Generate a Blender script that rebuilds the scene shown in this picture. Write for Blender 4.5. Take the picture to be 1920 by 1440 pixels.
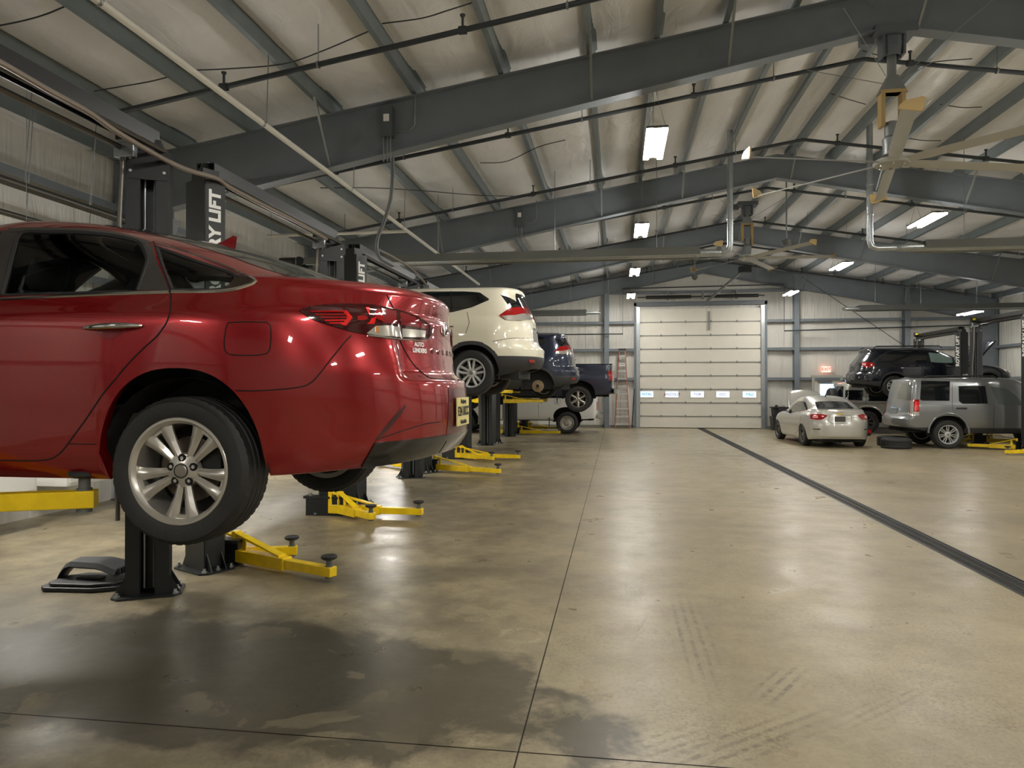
import bpy, bmesh, math, random
from mathutils import Vector, Matrix
from mathutils.bvhtree import BVHTree
from math import sin, cos, pi, radians, atan2, sqrt, exp
random.seed(7)
SC = bpy.context.scene
COL = SC.collection
for o in list(bpy.data.objects): bpy.data.objects.remove(o)
# ------------------------------------------------------------ camera, world, exposure
F = 1331.0; PSI = math.atan(196/F); CH = 1.65
CS, SN = cos(PSI), sin(PSI)
cd = bpy.data.cameras.new('camera'); cam = bpy.data.objects.new('camera', cd); COL.objects.link(cam)
cd.sensor_width = 36; cd.sensor_fit = 'HORIZONTAL'; cd.lens = 36*F/1920; cd.clip_start = .05; cd.clip_end = 200
cam.location = (0, 0, CH)
cam.rotation_euler = (pi/2 + math.atan(5/F), 0, PSI)
SC.camera = cam
w = bpy.data.worlds.new('world'); SC.world = w; w.use_nodes = True
w.node_tree.nodes['Background'].inputs[0].default_value = (.55, .68, .9, 1)
w.node_tree.nodes['Background'].inputs[1].default_value = .6
SC.view_settings.view_transform = 'Standard'; SC.view_settings.look = 'None'
SC.view_settings.exposure = 1.3; SC.view_settings.gamma = 1.0
try: SC.view_settings.use_curve_mapping = False
except Exception: pass
LAMP = 62.0            # emission of the LED strips
# building numbers (metres, camera over the origin, building axis +Y)
XL, XR, YB, YF, RX = -7.3, 14.1, 29.1, -10.0, 3.4
FRY = [-9.9, -3.45, 3.0, 9.45, 15.9, 22.4, 28.8]
def T(x): return 6.62 - .16*abs(x-RX)
# ------------------------------------------------------------ materials
def srgb(r, g, b):
    f = lambda c: ((c/255)/12.92 if c/255 <= .04045 else ((c/255+.055)/1.055)**2.4)
    return (f(r), f(g), f(b), 1)
MATS = {}
def mat(name, col, rough=.5, metal=0, coat=0, emis=None, es=0, trans=0, noise=0, nscale=8, bump=0, bscale=40, spec=.5, alpha=1, stretch=(1,1,1), coord='Object'):
    if name in MATS: return MATS[name]
    m = bpy.data.materials.new(name); MATS[name] = m; m.use_nodes = True
    nt = m.node_tree; b = nt.nodes['Principled BSDF']
    b.inputs['Base Color'].default_value = col; b.inputs['Roughness'].default_value = rough
    b.inputs['Metallic'].default_value = metal; b.inputs['Coat Weight'].default_value = coat
    b.inputs['Coat Roughness'].default_value = .03
    b.inputs['Specular IOR Level'].default_value = spec
    b.inputs['Transmission Weight'].default_value = trans
    b.inputs['Alpha'].default_value = alpha
    if emis: b.inputs['Emission Color'].default_value = emis; b.inputs['Emission Strength'].default_value = es
    if noise or bump:
        tc = nt.nodes.new('ShaderNodeTexCoord'); mp = nt.nodes.new('ShaderNodeMapping')
        mp.inputs['Scale'].default_value = stretch
        nt.links.new(tc.outputs[coord], mp.inputs[0])
    if noise:
        n = nt.nodes.new('ShaderNodeTexNoise'); n.inputs['Scale'].default_value = nscale; n.inputs['Detail'].default_value = 6
        nt.links.new(mp.outputs[0], n.inputs['Vector'])
        r = nt.nodes.new('ShaderNodeMapRange'); r.inputs[3].default_value = 1-noise; r.inputs[4].default_value = 1+noise
        r.inputs[1].default_value = .3; r.inputs[2].default_value = .7
        nt.links.new(n.outputs['Fac'], r.inputs[0])
        mx = nt.nodes.new('ShaderNodeMix'); mx.data_type = 'RGBA'; mx.blend_type = 'MULTIPLY'; mx.inputs[0].default_value = 1
        mx.inputs[6].default_value = col
        nt.links.new(r.outputs[0], mx.inputs[7]); nt.links.new(mx.outputs[2], b.inputs['Base Color'])
    if bump:
        n2 = nt.nodes.new('ShaderNodeTexNoise'); n2.inputs['Scale'].default_value = bscale; n2.inputs['Detail'].default_value = 5
        nt.links.new(mp.outputs[0], n2.inputs['Vector'])
        bp = nt.nodes.new('ShaderNodeBump'); bp.inputs['Strength'].default_value = bump; bp.inputs['Distance'].default_value = .02
        nt.links.new(n2.outputs['Fac'], bp.inputs['Height']); nt.links.new(bp.outputs[0], b.inputs['Normal'])
    return m
def paint(name, col, metal=.35, rough=.32):
    """car paint, dark liner on the inner side of the panels"""
    if name in MATS: return MATS[name]
    m = mat(name, col, rough, metal, 1.0)
    nt = m.node_tree; b = nt.nodes['Principled BSDF']
    g = nt.nodes.new('ShaderNodeNewGeometry')
    d = nt.nodes.new('ShaderNodeBsdfDiffuse'); d.inputs[0].default_value = (.02, .02, .02, 1)
    mx = nt.nodes.new('ShaderNodeMixShader'); out = nt.nodes['Material Output']
    nt.links.new(g.outputs['Backfacing'], mx.inputs[0]); nt.links.new(b.outputs[0], mx.inputs[1]); nt.links.new(d.outputs[0], mx.inputs[2])
    nt.links.new(mx.outputs[0], out.inputs[0])
    return m
M_STEEL = mat('painted_frame_steel', srgb(110, 117, 123), .45, noise=.06, nscale=3)
M_PURLIN = mat('purlin_steel', srgb(118, 128, 132), .4, .2, noise=.08, nscale=4)
M_BLACK = mat('black_powder_coat', srgb(26, 29, 30), .38, noise=.15, nscale=6)
M_BLACKM = mat('matt_black_plastic', srgb(30, 31, 32), .6)
M_DARK = mat('dark_underbody', srgb(26, 25, 24), .8, noise=.3, nscale=9)
M_YEL = mat('yellow_enamel', srgb(236, 200, 18), .35, noise=.12, nscale=10, bump=.1, bscale=30)
M_GALV = mat('galvanised_steel', srgb(170, 176, 178), .3, .8, noise=.12, nscale=20)
M_CHROME = mat('chrome', srgb(205, 205, 205), .12, 1)
M_WHITEP = mat('white_pipe_paint', srgb(205, 202, 190), .5)
M_PIPE = mat('black_iron_pipe', srgb(44, 50, 54), .5)
M_RUB = mat('tire_rubber', srgb(34, 33, 32), .62, noise=.15, nscale=12, bump=.12, bscale=60)
M_GLASS = mat('tinted_car_glass', srgb(14, 18, 20), .06, 0, .6, spec=.8)
M_GREYC = mat('grey_conduit', srgb(128, 132, 132), .4, .5)
M_EMIT = mat('led_tube', (1, 1, 1, 1), .5, emis=(1.0, .965, .90, 1), es=LAMP)
M_HOUS = mat('white_lamp_housing', srgb(86, 86, 84), .5)
M_REDL = mat('red_tail_lens', srgb(150, 12, 16), .1, 0, 1)
M_REDB = mat('bright_red_lens', srgb(225, 20, 18), .15, 0, 1)
M_CLEAR = mat('clear_lens', srgb(205, 200, 190), .15, .6, 1)
M_WHITE = mat('white_lettering', srgb(232, 232, 228), .5)
M_SEAM = mat('panel_gap', srgb(10, 8, 8), .9)
M_FANG = mat('fan_aluminium', srgb(172, 172, 166), .42, .25)
M_FANY = mat('fan_tan_plastic', srgb(178, 152, 100), .5)
M_RIM = mat('alloy_wheel_silver', srgb(192, 188, 180), .28, .7, .3)
M_RIM2 = mat('bright_alloy_wheel', srgb(200, 202, 202), .3, .45, .3)
M_DISC = mat('brake_disc', srgb(96, 86, 76), .45, .8)
# ------------------------------------------------------------ mesh helpers
class MB:
    def __init__(s): s.v = []; s.f = []; s.m = []; s.cm = 0
    def add(s, vs, fs, mi=None):
        o = len(s.v); s.v += [tuple(x) for x in vs]
        for f in fs: s.f.append(tuple(i+o for i in f)); s.m.append(s.cm if mi is None else mi)
        return s
    def box(s, c, d, R=None, mi=None):
        cx, cy, cz = c; a, b, e = d[0]/2, d[1]/2, d[2]/2
        vs = [Vector((x, y, z)) for x in (-a, a) for y in (-b, b) for z in (-e, e)]
        if R is not None: vs = [R @ q for q in vs]
        vs = [(q.x+cx, q.y+cy, q.z+cz) for q in vs]
        return s.add(vs, [(0,1,3,2),(4,6,7,5),(0,4,5,1),(2,3,7,6),(0,2,6,4),(1,5,7,3)], mi)
    def bar(s, p, q, w, h, up=(0,0,1), mi=None, w2=None, h2=None):
        p, q = Vector(p), Vector(q); d = (q-p).normalized(); u = Vector(up)
        if abs(d.dot(u)) > .98: u = Vector((0,1,0))
        r = d.cross(u).normalized(); u = r.cross(d).normalized()
        w2 = w if w2 is None else w2; h2 = h if h2 is None else h2
        vs = [p+r*a*w/2+u*b*h/2 for a, b in ((-1,-1),(1,-1),(1,1),(-1,1))] + [q+r*a*w2/2+u*b*h2/2 for a, b in ((-1,-1),(1,-1),(1,1),(-1,1))]
        return s.add(vs, [(3,2,1,0),(4,5,6,7),(0,1,5,4),(1,2,6,5),(2,3,7,6),(3,0,4,7)], mi)
    def tube(s, pts, r, n=10, mi=None, cap=True):
        pts = [Vector(p) for p in pts]; rs = r if isinstance(r, (list, tuple)) else [r]*len(pts)
        vs = []; fs = []; pu = None
        for i, p in enumerate(pts):
            d = (pts[min(i+1, len(pts)-1)]-pts[max(i-1, 0)]).normalized()
            if pu is None:
                u = Vector((0,0,1)) if abs(d.z) < .9 else Vector((1,0,0))
            else: u = pu
            a = d.cross(u).normalized(); u = a.cross(d).normalized(); pu = u
            for k in range(n):
                t = 2*pi*k/n; vs.append(p+(a*cos(t)+u*sin(t))*rs[i])
        for i in range(len(pts)-1):
            for k in range(n):
                fs.append((i*n+k, i*n+(k+1)%n, (i+1)*n+(k+1)%n, (i+1)*n+k))
        if cap:
            fs.append(tuple(range(n))[::-1]); fs.append(tuple(range((len(pts)-1)*n, len(pts)*n)))
        return s.add(vs, fs, mi)
    def lathe(s, prof, c=(0,0,0), axis='y', n=32, mi=None, closed=False):
        """prof: (radius, along axis)"""
        vs = []; fs = []
        for (r, h) in prof:
            for k in range(n):
                t = 2*pi*k/n
                if axis == 'y': v = (r*cos(t), h, r*sin(t))
                elif axis == 'z': v = (r*cos(t), r*sin(t), h)
                else: v = (h, r*cos(t), r*sin(t))
                vs.append((v[0]+c[0], v[1]+c[1], v[2]+c[2]))
        m = len(prof)
        for i in range(m if closed else m-1):
            j = (i+1) % m
            for k in range(n): fs.append((i*n+k, i*n+(k+1)%n, j*n+(k+1)%n, j*n+k))
        return s.add(vs, fs, mi)
    def prism(s, poly, a, b, plane='xz', mi=None):
        """poly 2-D, extruded from a to b along the third axis"""
        def P(u, v, h):
            return {'xz': (u, h, v), 'xy': (u, v, h), 'yz': (h, u, v)}[plane]
        n = len(poly)
        vs = [P(u, v, a) for u, v in poly] + [P(u, v, b) for u, v in poly]
        fs = [tuple(range(n))[::-1], tuple(range(n, 2*n))] + [(i, (i+1)%n, n+(i+1)%n, n+i) for i in range(n)]
        return s.add(vs, fs, mi)
    def grid(s, rows, mi=None, closed=False):
        n = len(rows[0]); vs = [p for r in rows for p in r]; fs = []
        for i in range(len(rows)-1):
            for k in range(n if closed else n-1):
                fs.append((i*n+k, i*n+(k+1)%n, (i+1)*n+(k+1)%n, (i+1)*n+k))
        return s.add(vs, fs, mi)
    def xf(s, M):
        s.v = [tuple(M @ Vector(p)) for p in s.v]; return s
    def build(s, name, mats, parent=None, smooth=False, bevel=0, recalc=True, auto=None):
        me = bpy.data.meshes.new(name); me.from_pydata(s.v, [], s.f)
        mats = mats if isinstance(mats, (list, tuple)) else [mats]
        for m in mats: me.materials.append(m)
        for p, mi in zip(me.polygons, s.m): p.material_index = mi
        if recalc:
            bm = bmesh.new(); bm.from_mesh(me)
            bmesh.ops.remove_doubles(bm, verts=bm.verts, dist=1e-5)
            bmesh.ops.recalc_face_normals(bm, faces=bm.faces); bm.to_mesh(me); bm.free()
        if smooth:
            me.polygons.foreach_set('use_smooth', [True]*len(me.polygons))
            try: me.set_sharp_from_angle(angle=radians(smooth if smooth is not True else 35))
            except Exception: pass
        me.update()
        o = bpy.data.objects.new(name, me); COL.objects.link(o)
        if parent is not None: o.parent = parent
        if bevel:
            b = o.modifiers.new('bevel', 'BEVEL'); b.width = bevel; b.segments = 2; b.limit_method = 'ANGLE'
        return o
def tag(o, label=None, cat=None, group=None, kind=None):
    if label: o['label'] = label
    if cat: o['category'] = cat
    if group: o['group'] = group
    if kind: o['kind'] = kind
    return o
def thing(name, label, cat, loc=(0,0,0), rz=0, group=None):
    o = bpy.data.objects.new(name, None); COL.objects.link(o); o.location = loc; o.rotation_euler = (0, 0, rz)
    o.empty_display_size = .1
    return tag(o, label, cat, group)
def struct(o, label=None): o['kind'] = 'structure'; (label and o.__setitem__('label', label)); return o
def text_mb(s, size, depth=.002, bold=.0, spacing=1.0):
    c = bpy.data.curves.new('t', 'FONT'); c.body = s; c.size = size; c.extrude = depth; c.offset = bold; c.space_character = spacing
    c.align_x = 'CENTER'; c.align_y = 'CENTER'; c.resolution_u = 3
    o = bpy.data.objects.new('t', c); COL.objects.link(o)
    dg = bpy.context.evaluated_depsgraph_get(); me = o.evaluated_get(dg).to_mesh()
    mb = MB(); mb.add([v.co[:] for v in me.vertices], [tuple(p.vertices) for p in me.polygons])
    o.evaluated_get(dg).to_mesh_clear(); bpy.data.objects.remove(o); bpy.data.curves.remove(c)
    return mb
def frameM(o, xa, ya):
    """matrix that lays text (x right, y up) at o with axes xa, ya"""
    xa = Vector(xa).normalized(); ya = Vector(ya); ya = (ya - xa*ya.dot(xa)).normalized(); za = xa.cross(ya)
    m = Matrix((xa, ya, za)).transposed().to_4x4(); m.translation = Vector(o); return m
def lerp(a, b, t): return a+(b-a)*t
def interp(tab, x, k=1):
    """tab rows (x, a, b, ...): linear interpolation of column k"""
    if x <= tab[0][0]: return tab[0][k]
    for p, q in zip(tab, tab[1:]):
        if x <= q[0]: return lerp(p[k], q[k], (x-p[0])/max(1e-9, q[0]-p[0]))
    return tab[-1][k]
def smooth_tab(tab, x, k=1):
    """monotone cubic (PCHIP) interpolation of column k"""
    n = len(tab)
    if x <= tab[0][0]: return tab[0][k]
    if x >= tab[-1][0]: return tab[-1][k]
    i = 0
    while tab[i+1][0] < x: i += 1
    h = [tab[j+1][0]-tab[j][0] for j in range(n-1)]; d = [(tab[j+1][k]-tab[j][k])/h[j] for j in range(n-1)]
    def sl(j):
        if j == 0: return d[0]
        if j == n-1: return d[-1]
        if d[j-1]*d[j] <= 0: return 0
        w1 = 2*h[j]+h[j-1]; w2 = h[j]+2*h[j-1]
        return (w1+w2)/(w1/d[j-1]+w2/d[j])
    t = (x-tab[i][0])/h[i]; m0, m1 = sl(i)*h[i], sl(i+1)*h[i]
    return (2*t**3-3*t*t+1)*tab[i][k]+(t**3-2*t*t+t)*m0+(-2*t**3+3*t*t)*tab[i+1][k]+(t**3-t*t)*m1
def pixray(u, v):
    t = (u-960)/F; e = (725-v)/F
    return Vector((-SN+t*CS, CS+t*SN, e))      # world direction per unit depth (camera nearly level)
def pwx(u, v, X):
    d = pixray(u, v); k = X/d.x; return Vector((X, d.y*k, CH+d.z*k))
def pw(u, v, Y):
    d = pixray(u, v); k = Y/d.y; return Vector((d.x*k, Y, CH+d.z*k))
# ============================================================ THE BUILDING
# ---- floor
def floor_mat():
    m = mat('polished_concrete', srgb(150, 142, 122), .3); nt = m.node_tree; N = nt.nodes; L = nt.links; b = N['Principled BSDF']
    tc = N.new('ShaderNodeTexCoord')
    def noise(sc, det, rough=.55, vec=None, dist=0):
        n = N.new('ShaderNodeTexNoise'); n.inputs['Scale'].default_value = sc; n.inputs['Detail'].default_value = det
        n.inputs['Roughness'].default_value = rough; n.inputs['Distortion'].default_value = dist
        L.new(vec or tc.outputs['Object'], n.inputs['Vector']); return n.outputs['Fac']
    def rng(x, a, b2, c, d):
        r = N.new('ShaderNodeMapRange'); r.inputs[1].default_value = a; r.inputs[2].default_value = b2; r.inputs[3].default_value = c; r.inputs[4].default_value = d
        L.new(x, r.inputs[0]); return r.outputs[0]
    def mixc(fac, a, b2, bt='MIX'):
        x = N.new('ShaderNodeMix'); x.data_type = 'RGBA'; x.blend_type = bt
        if hasattr(fac, 'links'): L.new(fac, x.inputs[0])
        else: x.inputs[0].default_value = fac
        for s_, i in ((a, 6), (b2, 7)):
            if hasattr(s_, 'links'): L.new(s_, x.inputs[i])
            else: x.inputs[i].default_value = s_
        return x.outputs[2]
    def math_(op, a, b2):
        x = N.new('ShaderNodeMath'); x.operation = op
        for s_, i in ((a, 0), (b2, 1)):
            if hasattr(s_, 'links'): L.new(s_, x.inputs[i])
            else: x.inputs[i].default_value = s_
        return x.outputs[0]
    sep = N.new('ShaderNodeSeparateXYZ'); L.new(tc.outputs['Object'], sep.inputs[0])
    big = noise(.32, 5, .5)
    mid = noise(1.1, 8, .6)
    fine = noise(22, 8, .75)
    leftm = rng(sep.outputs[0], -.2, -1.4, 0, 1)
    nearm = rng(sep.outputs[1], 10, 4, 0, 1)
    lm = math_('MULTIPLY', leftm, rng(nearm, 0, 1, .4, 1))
    rough_side = rng(leftm, 0, 1, .38, 1)
    col = mixc(rng(big, .35, .65, 0, 1), srgb(176, 163, 132), srgb(152, 140, 113))
    col = mixc(math_('MULTIPLY', rng(mid, .38, .68, 0, .7), rough_side), col, srgb(108, 98, 78))
    col = mixc(math_('MULTIPLY', rng(noise(3.6, 9, .68), .44, .6, 0, .5), rough_side), col, srgb(98, 89, 71))
    # darker blotches on the bay side, stronger up close, with frayed edges
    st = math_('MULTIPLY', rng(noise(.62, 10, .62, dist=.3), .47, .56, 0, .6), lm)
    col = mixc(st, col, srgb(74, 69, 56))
    # the big wet-looking stain behind the joint
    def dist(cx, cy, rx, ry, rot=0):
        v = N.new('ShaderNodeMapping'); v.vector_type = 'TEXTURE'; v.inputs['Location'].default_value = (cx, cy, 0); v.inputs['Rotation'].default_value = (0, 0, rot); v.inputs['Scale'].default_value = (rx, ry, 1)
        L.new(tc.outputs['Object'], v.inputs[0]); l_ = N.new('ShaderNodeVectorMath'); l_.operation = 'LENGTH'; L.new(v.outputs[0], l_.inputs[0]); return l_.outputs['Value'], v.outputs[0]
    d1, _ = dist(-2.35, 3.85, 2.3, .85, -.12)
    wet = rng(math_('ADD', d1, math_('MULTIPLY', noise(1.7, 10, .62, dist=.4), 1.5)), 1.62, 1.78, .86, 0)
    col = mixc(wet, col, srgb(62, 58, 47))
    # worn pale patches
    pal = rng(noise(1.9, 7, .55, dist=.5), .575, .59, 0, .6)
    pmask = rng(noise(.9, 3, .5), .47, .55, 0, 1)
    col = mixc(math_('MULTIPLY', math_('MULTIPLY', pal, pmask), lm), col, srgb(136, 126, 100))
    # dried ring by the joint
    vm = N.new('ShaderNodeVectorMath'); vm.operation = 'DISTANCE'; vm.inputs[1].default_value = (-.62, 4.68, 0); L.new(tc.outputs['Object'], vm.inputs[0])
    dd = math_('ABSOLUTE', math_('SUBTRACT', vm.outputs['Value'], .135), 0)
    ring = math_('MULTIPLY', rng(dd, .012, .022, 1, 0), rng(noise(9, 4), .4, .55, .0, .55))
    col = mixc(ring, col, srgb(176, 166, 138))
    for (cx, cy, r_) in ((-1.06, 5.15, .10), (-.86, 5.1, .09), (-1.25, 4.6, .08), (-1.0, 4.95, .07)):
        d_, _ = dist(cx, cy, r_*1.2, r_); col = mixc(rng(math_('ADD', d_, math_('MULTIPLY', noise(9, 5), .7)), 1.25, 1.32, .55, 0), col, srgb(158, 147, 118))
    # tyre scuffs: broken parallel stripes inside soft boxes
    for (cx, cy, hl, hw_, ang, fr_, am) in ((.50, 4.85, 1.05, .16, pi/2, 5, .6), (.90, 4.12, .36, .13, 1.02, 4, .8), (.62, 3.45, .62, .17, .68, 5, .75), (.36, 4.88, .10, .13, pi/2, 3, .75), (.15, 3.3, .5, .16, .65, 5, .6), (.18, 5.0, .35, .018, 1.35, .6, .6), (1.35, 3.9, .5, .10, .75, 4, .4), (.35, 6.5, .12, .10, .4, 2, .5), (-.3, 3.7, .5, .14, .5, 4, .5)):
        d_, vv = dist(cx, cy, hl, hw_, ang); sp = N.new('ShaderNodeSeparateXYZ'); L.new(vv, sp.inputs[0])
        strp = rng(math_('SINE', math_('MULTIPLY', sp.outputs[1], fr_*pi), 0), -.1, .7, 0, 1)
        brk = rng(noise(16, 6, .7), .42, .6, .1, 1)
        col = mixc(math_('MULTIPLY', math_('MULTIPLY', rng(d_, 1.0, .5, 0, am), strp), brk), col, srgb(84, 78, 66))
    spkm = rng(noise(.8, 4, .6), .42, .6, .15, 1)
    col = mixc(math_('MULTIPLY', rng(noise(46, 6, .75), .5, .6, 0, .5), spkm), col, srgb(84, 76, 60))
    col = mixc(rng(fine, .38, .68, 0, .3), col, srgb(104, 95, 76))
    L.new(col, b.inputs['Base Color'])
    rr = rng(noise(2.2, 8, .65), .3, .7, .25, .44)
    L.new(rr, b.inputs['Roughness']); b.inputs['Specular IOR Level'].default_value = .55
    bp = N.new('ShaderNodeBump'); bp.inputs['Strength'].default_value = .12; bp.inputs['Distance'].default_value = .01
    L.new(noise(7, 7, .6), bp.inputs['Height']); L.new(bp.outputs[0], b.inputs['Normal'])
    return m
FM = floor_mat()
JG = mat('joint_groove', srgb(52, 48, 42), .9)
mb = MB(); jx = -.44; dx0, dx1 = 3.16, 3.42; g = .004
xs = [XL-.3, jx-g, jx+g, dx0, dx1, XR+.3]; ys = [YF, 3.178, 3.186, 10.4, 10.406, 17.6, 17.606, 24.8, 24.806, YB+.3]
# floor slabs, leaving slots for the saw-cut joints and the trench drain
for i in range(len(xs)-1):
    for j in range(len(ys)-1):
        if (i == 1) or (j % 2 == 1) or i == 3: continue
        mb.add([(xs[i], ys[j], 0), (xs[i+1], ys[j], 0), (xs[i+1], ys[j+1], 0), (xs[i], ys[j+1], 0)], [(0,1,2,3)], 0)
mb.add([(XL-.3, YF, -.006), (XR+.3, YF, -.006), (XR+.3, YB+.3, -.006), (XL-.3, YB+.3, -.006)], [(0,1,2,3)], 1)
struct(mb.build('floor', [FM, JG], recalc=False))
# ---- trench drain with slotted grate
t = thing('trench_drain', 'long black slotted trench drain set in the floor along the aisle', 'drain', (3.29, 1.0, 0))
mb = MB()
for sx in (-1, 1): mb.box((sx*.123, 12.1, -.004), (.014, 24.4, .012))
mb.build('drain_frame', M_BLACK, t)
mb = MB()
for sx in (-1, 0, 1): mb.box((sx*.095, 12.1, -.006), (.03, 24.4, .008))
y = 0.0
while y < 24.3:
    mb.box((0, y+.02, -.006), (.2, .016, .008)); y += .045 if y < 9 else .09
mb.build('drain_grate', mat('cast_iron_grate', srgb(50, 50, 50), .5, .3), t)
# ---- walls: insulated liner, white
def liner(name, col, rough, sx, sz, strength, bs=(1, 1, 1)):
    m = mat(name, col, rough, noise=.07, nscale=.8); nt = m.node_tree; N = nt.nodes; L = nt.links; b = N['Principled BSDF']
    tc = N.new('ShaderNodeTexCoord'); mp = N.new('ShaderNodeMapping'); mp.inputs['Scale'].default_value = bs
    L.new(tc.outputs['Object'], mp.inputs[0])
    n = N.new('ShaderNodeTexNoise'); n.inputs['Scale'].default_value = sx; n.inputs['Detail'].default_value = 6; n.inputs['Distortion'].default_value = .8
    L.new(mp.outputs[0], n.inputs['Vector'])
    bp = N.new('ShaderNodeBump'); bp.inputs['Strength'].default_value = strength; bp.inputs['Distance'].default_value = sz
    L.new(n.outputs['Fac'], bp.inputs['Height']); L.new(bp.outputs[0], b.inputs['Normal'])
    return m
M_WALL = liner('wall_liner', srgb(204, 202, 194), .38, 1.2, .06, 1.0, (3.5, 3.5, .35))
M_FAB = liner('roof_liner', srgb(218, 218, 218), .36, 1.3, .06, .8, (2.2, .9, 1))
GZ = [0, 2.0, 3.17, 4.27, 5.45]
def wall_grid(name, fn, u0, u1, top, nu):
    """billowing liner between the girts; fn(u, z, out) -> point"""
    mb = MB(); rows = []
    zs = []
    for k in range(61): zs.append(k/60)
    for k in zs:
        row = []
        for i in range(nu+1):
            u = lerp(u0, u1, i/nu); z = k*top(u)
            fr = 0
            for a, b2 in zip(GZ, GZ[1:]+[7.4]):
                if a <= z < b2: fr = sin(pi*(z-a)/(b2-a))
            row.append(fn(u, z, .05*abs(fr)**.5*(.6+.4*sin(u*3.1+z))))
        rows.append(row)
    mb.grid(rows); return struct(mb.build(name, M_WALL, smooth=60, recalc=False))
HOLE = (.82, 5.70, 4.92)   # big door opening in the back wall
gab = lambda x: T(x)+.2
mbk = []
wall_grid('wall_back', lambda u, z, o: (u, YB-o, z), XL, XR, gab, 130)
wall_grid('wall_front', lambda u, z, o: (u, YF+o, z), XL, XR, gab, 40)
wall_grid('wall_left', lambda u, z, o: (XL+o, u, z), YF, YB, lambda y: T(XL)+.2, 160)
wall_grid('wall_right', lambda u, z, o: (XR-o, u, z), YF, YB, lambda y: T(XR)+.2, 160)
# ---- ceiling liner bulging between the purlins
PUR = [-7.15, -6.2, -5.13, -3.93, -2.7, -1.5, -.32, .55, 1.42, 2.28, 3.12]
PUR = PUR + [2*RX-x for x in PUR[::-1]]
def fab(x, y):
    i = 0
    while i < len(PUR)-1 and PUR[i+1] < x: i += 1
    a, b2 = (PUR[i], PUR[i+1]) if PUR[0] <= x <= PUR[-1] else (x-1, x+1)
    fr = max(0, min(1, (x-a)/max(.01, b2-a)))
    dy = min(abs(y-q) for q in FRY); e = 1-exp(-(dy/.55)**2)
    s_ = sin(pi*fr)**.8*(.05+.09*e)
    s_ += .012*sin(y*7+3*sin(x*2))*sin(pi*fr)*e
    return T(x)+.205-s_*(b2-a)/1.2
rows = []
xsn = []
allx = [XL]+PUR+[XR]
for a, b2 in zip(allx, allx[1:]):
    for k in range(8): xsn.append(lerp(a, b2, k/8))
xsn.append(XR)
ny = 330
mb = MB()
mb.grid([[(x, lerp(YF, YB, j/ny), fab(x, lerp(YF, YB, j/ny))) for x in xsn] for j in range(ny+1)])
struct(mb.build('ceiling', M_FAB, smooth=60, recalc=False))
# roof deck above the liner, closes the building
mb = MB()
for a, b2 in ((XL-.3, RX), (RX, XR+.3)):
    mb.add([(a, YF-.2, T(a)+.32), (b2, YF-.2, T(b2)+.32), (b2, YB+.3, T(b2)+.32), (a, YB+.3, T(a)+.32)], [(0,1,2,3)])
struct(mb.build('roof_deck', M_GALV, recalc=False))
# ---- purlins
PRECTS = []
for i, x in enumerate(PUR):
    z = T(x); w2 = .065; s_ = 1 if x < RX else -1
    poly = [(x-w2, z+.002), (x, z+.002), (x, z+.196), (x+w2, z+.196), (x+w2, z+.18), (x+w2-.006, z+.18), (x+w2-.006, z+.19), (x+.006, z+.19), (x+.006, z+.008+.0), (x+.006, z-.004), (x-w2, z-.004), (x-w2, z+.02), (x-w2+.006, z+.02)]
    poly = [(x-w2, z-.004), (x+.004, z-.004), (x+.004, z+.19), (x+w2, z+.19), (x+w2, z+.2), (x-.004, z+.2), (x-.004, z+.006), (x-w2+.004, z+.006), (x-w2+.004, z+.026), (x-w2, z+.026)]
    if s_ < 0: poly = [(2*x-a, b2) for a, b2 in poly]
    o = MB().prism([(a, b2+.012) for a, b2 in poly], YF+.05, YB-.12, 'xz').build('roof_purlin', M_PURLIN)
    struct(o)
    # light return flange line is modelled in the section; steel bag of wire between the purlins
# ---- main frames (tapered rafters and columns)
def rafter_depth(x):
    a = abs(x-RX); return lerp(.5, .87, min(1, a/10.7))
def frame(y):
    mb = MB()
    def xs_(n=12): return [lerp(XL+.1, RX, k/n) for k in range(n+1)]
    for mir in (0, 1):
        X = [(x if not mir else 2*RX-x) for x in xs_()]
        # web
        for a, b2 in zip(X, X[1:]):
            p = [(a, T(a)-.01), (b2, T(b2)-.01), (b2, T(b2)-rafter_depth(b2)), (a, T(a)-rafter_depth(a))]
            mb.prism(p, y-.006, y+.006, 'xz')
        for top in (0, 1):
            for a, b2 in zip(X, X[1:]):
                za = T(a)-.012 if top else T(a)-rafter_depth(a); zb = T(b2)-.012 if top else T(b2)-rafter_depth(b2)
                mb.bar((a, y, za), (b2, y, zb), .2, .014)
        # column: web and flanges, narrowing to the foot
        x0 = XL+.1 if not mir else XR-.1; sg = -1 if mir else 1
        mb.prism([(x0, 0), (x0+sg*.32, 0), (x0+sg*.86, T(x0)-rafter_depth(x0)), (x0+sg*.86, T(x0)-.1), (x0, T(x0)-.02)], y-.009, y+.009, 'xz')
        mb.bar((x0+sg*.32, y, 0), (x0+sg*.86, y, T(x0)-rafter_depth(x0)+.02), .014, .2, up=(0,1,0))
        mb.bar((x0, y, 0), (x0, y, T(x0)-.02), .014, .2, up=(0,1,0))
        mb.box((x0+sg*.16, y, .012), (.42, .24, .024))
    return struct(mb.build('steel_frame', M_STEEL))
for y in FRY: frame(y)
# ---- flange braces from purlins down to the lower flange
for y in FRY[3:]:
    for i in (3, 6, 8, 11, 13, 15, 18):
        x = PUR[i]
        for sgn in (1,):
            mb = MB(); zb = T(x)-rafter_depth(x)
            mb.bar((x, y-.55*sgn*0-.62, T(x)+.03), (x, y-.08, zb+.03), .03, .03)
            struct(mb.build('flange_brace', M_GREYC))
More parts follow.
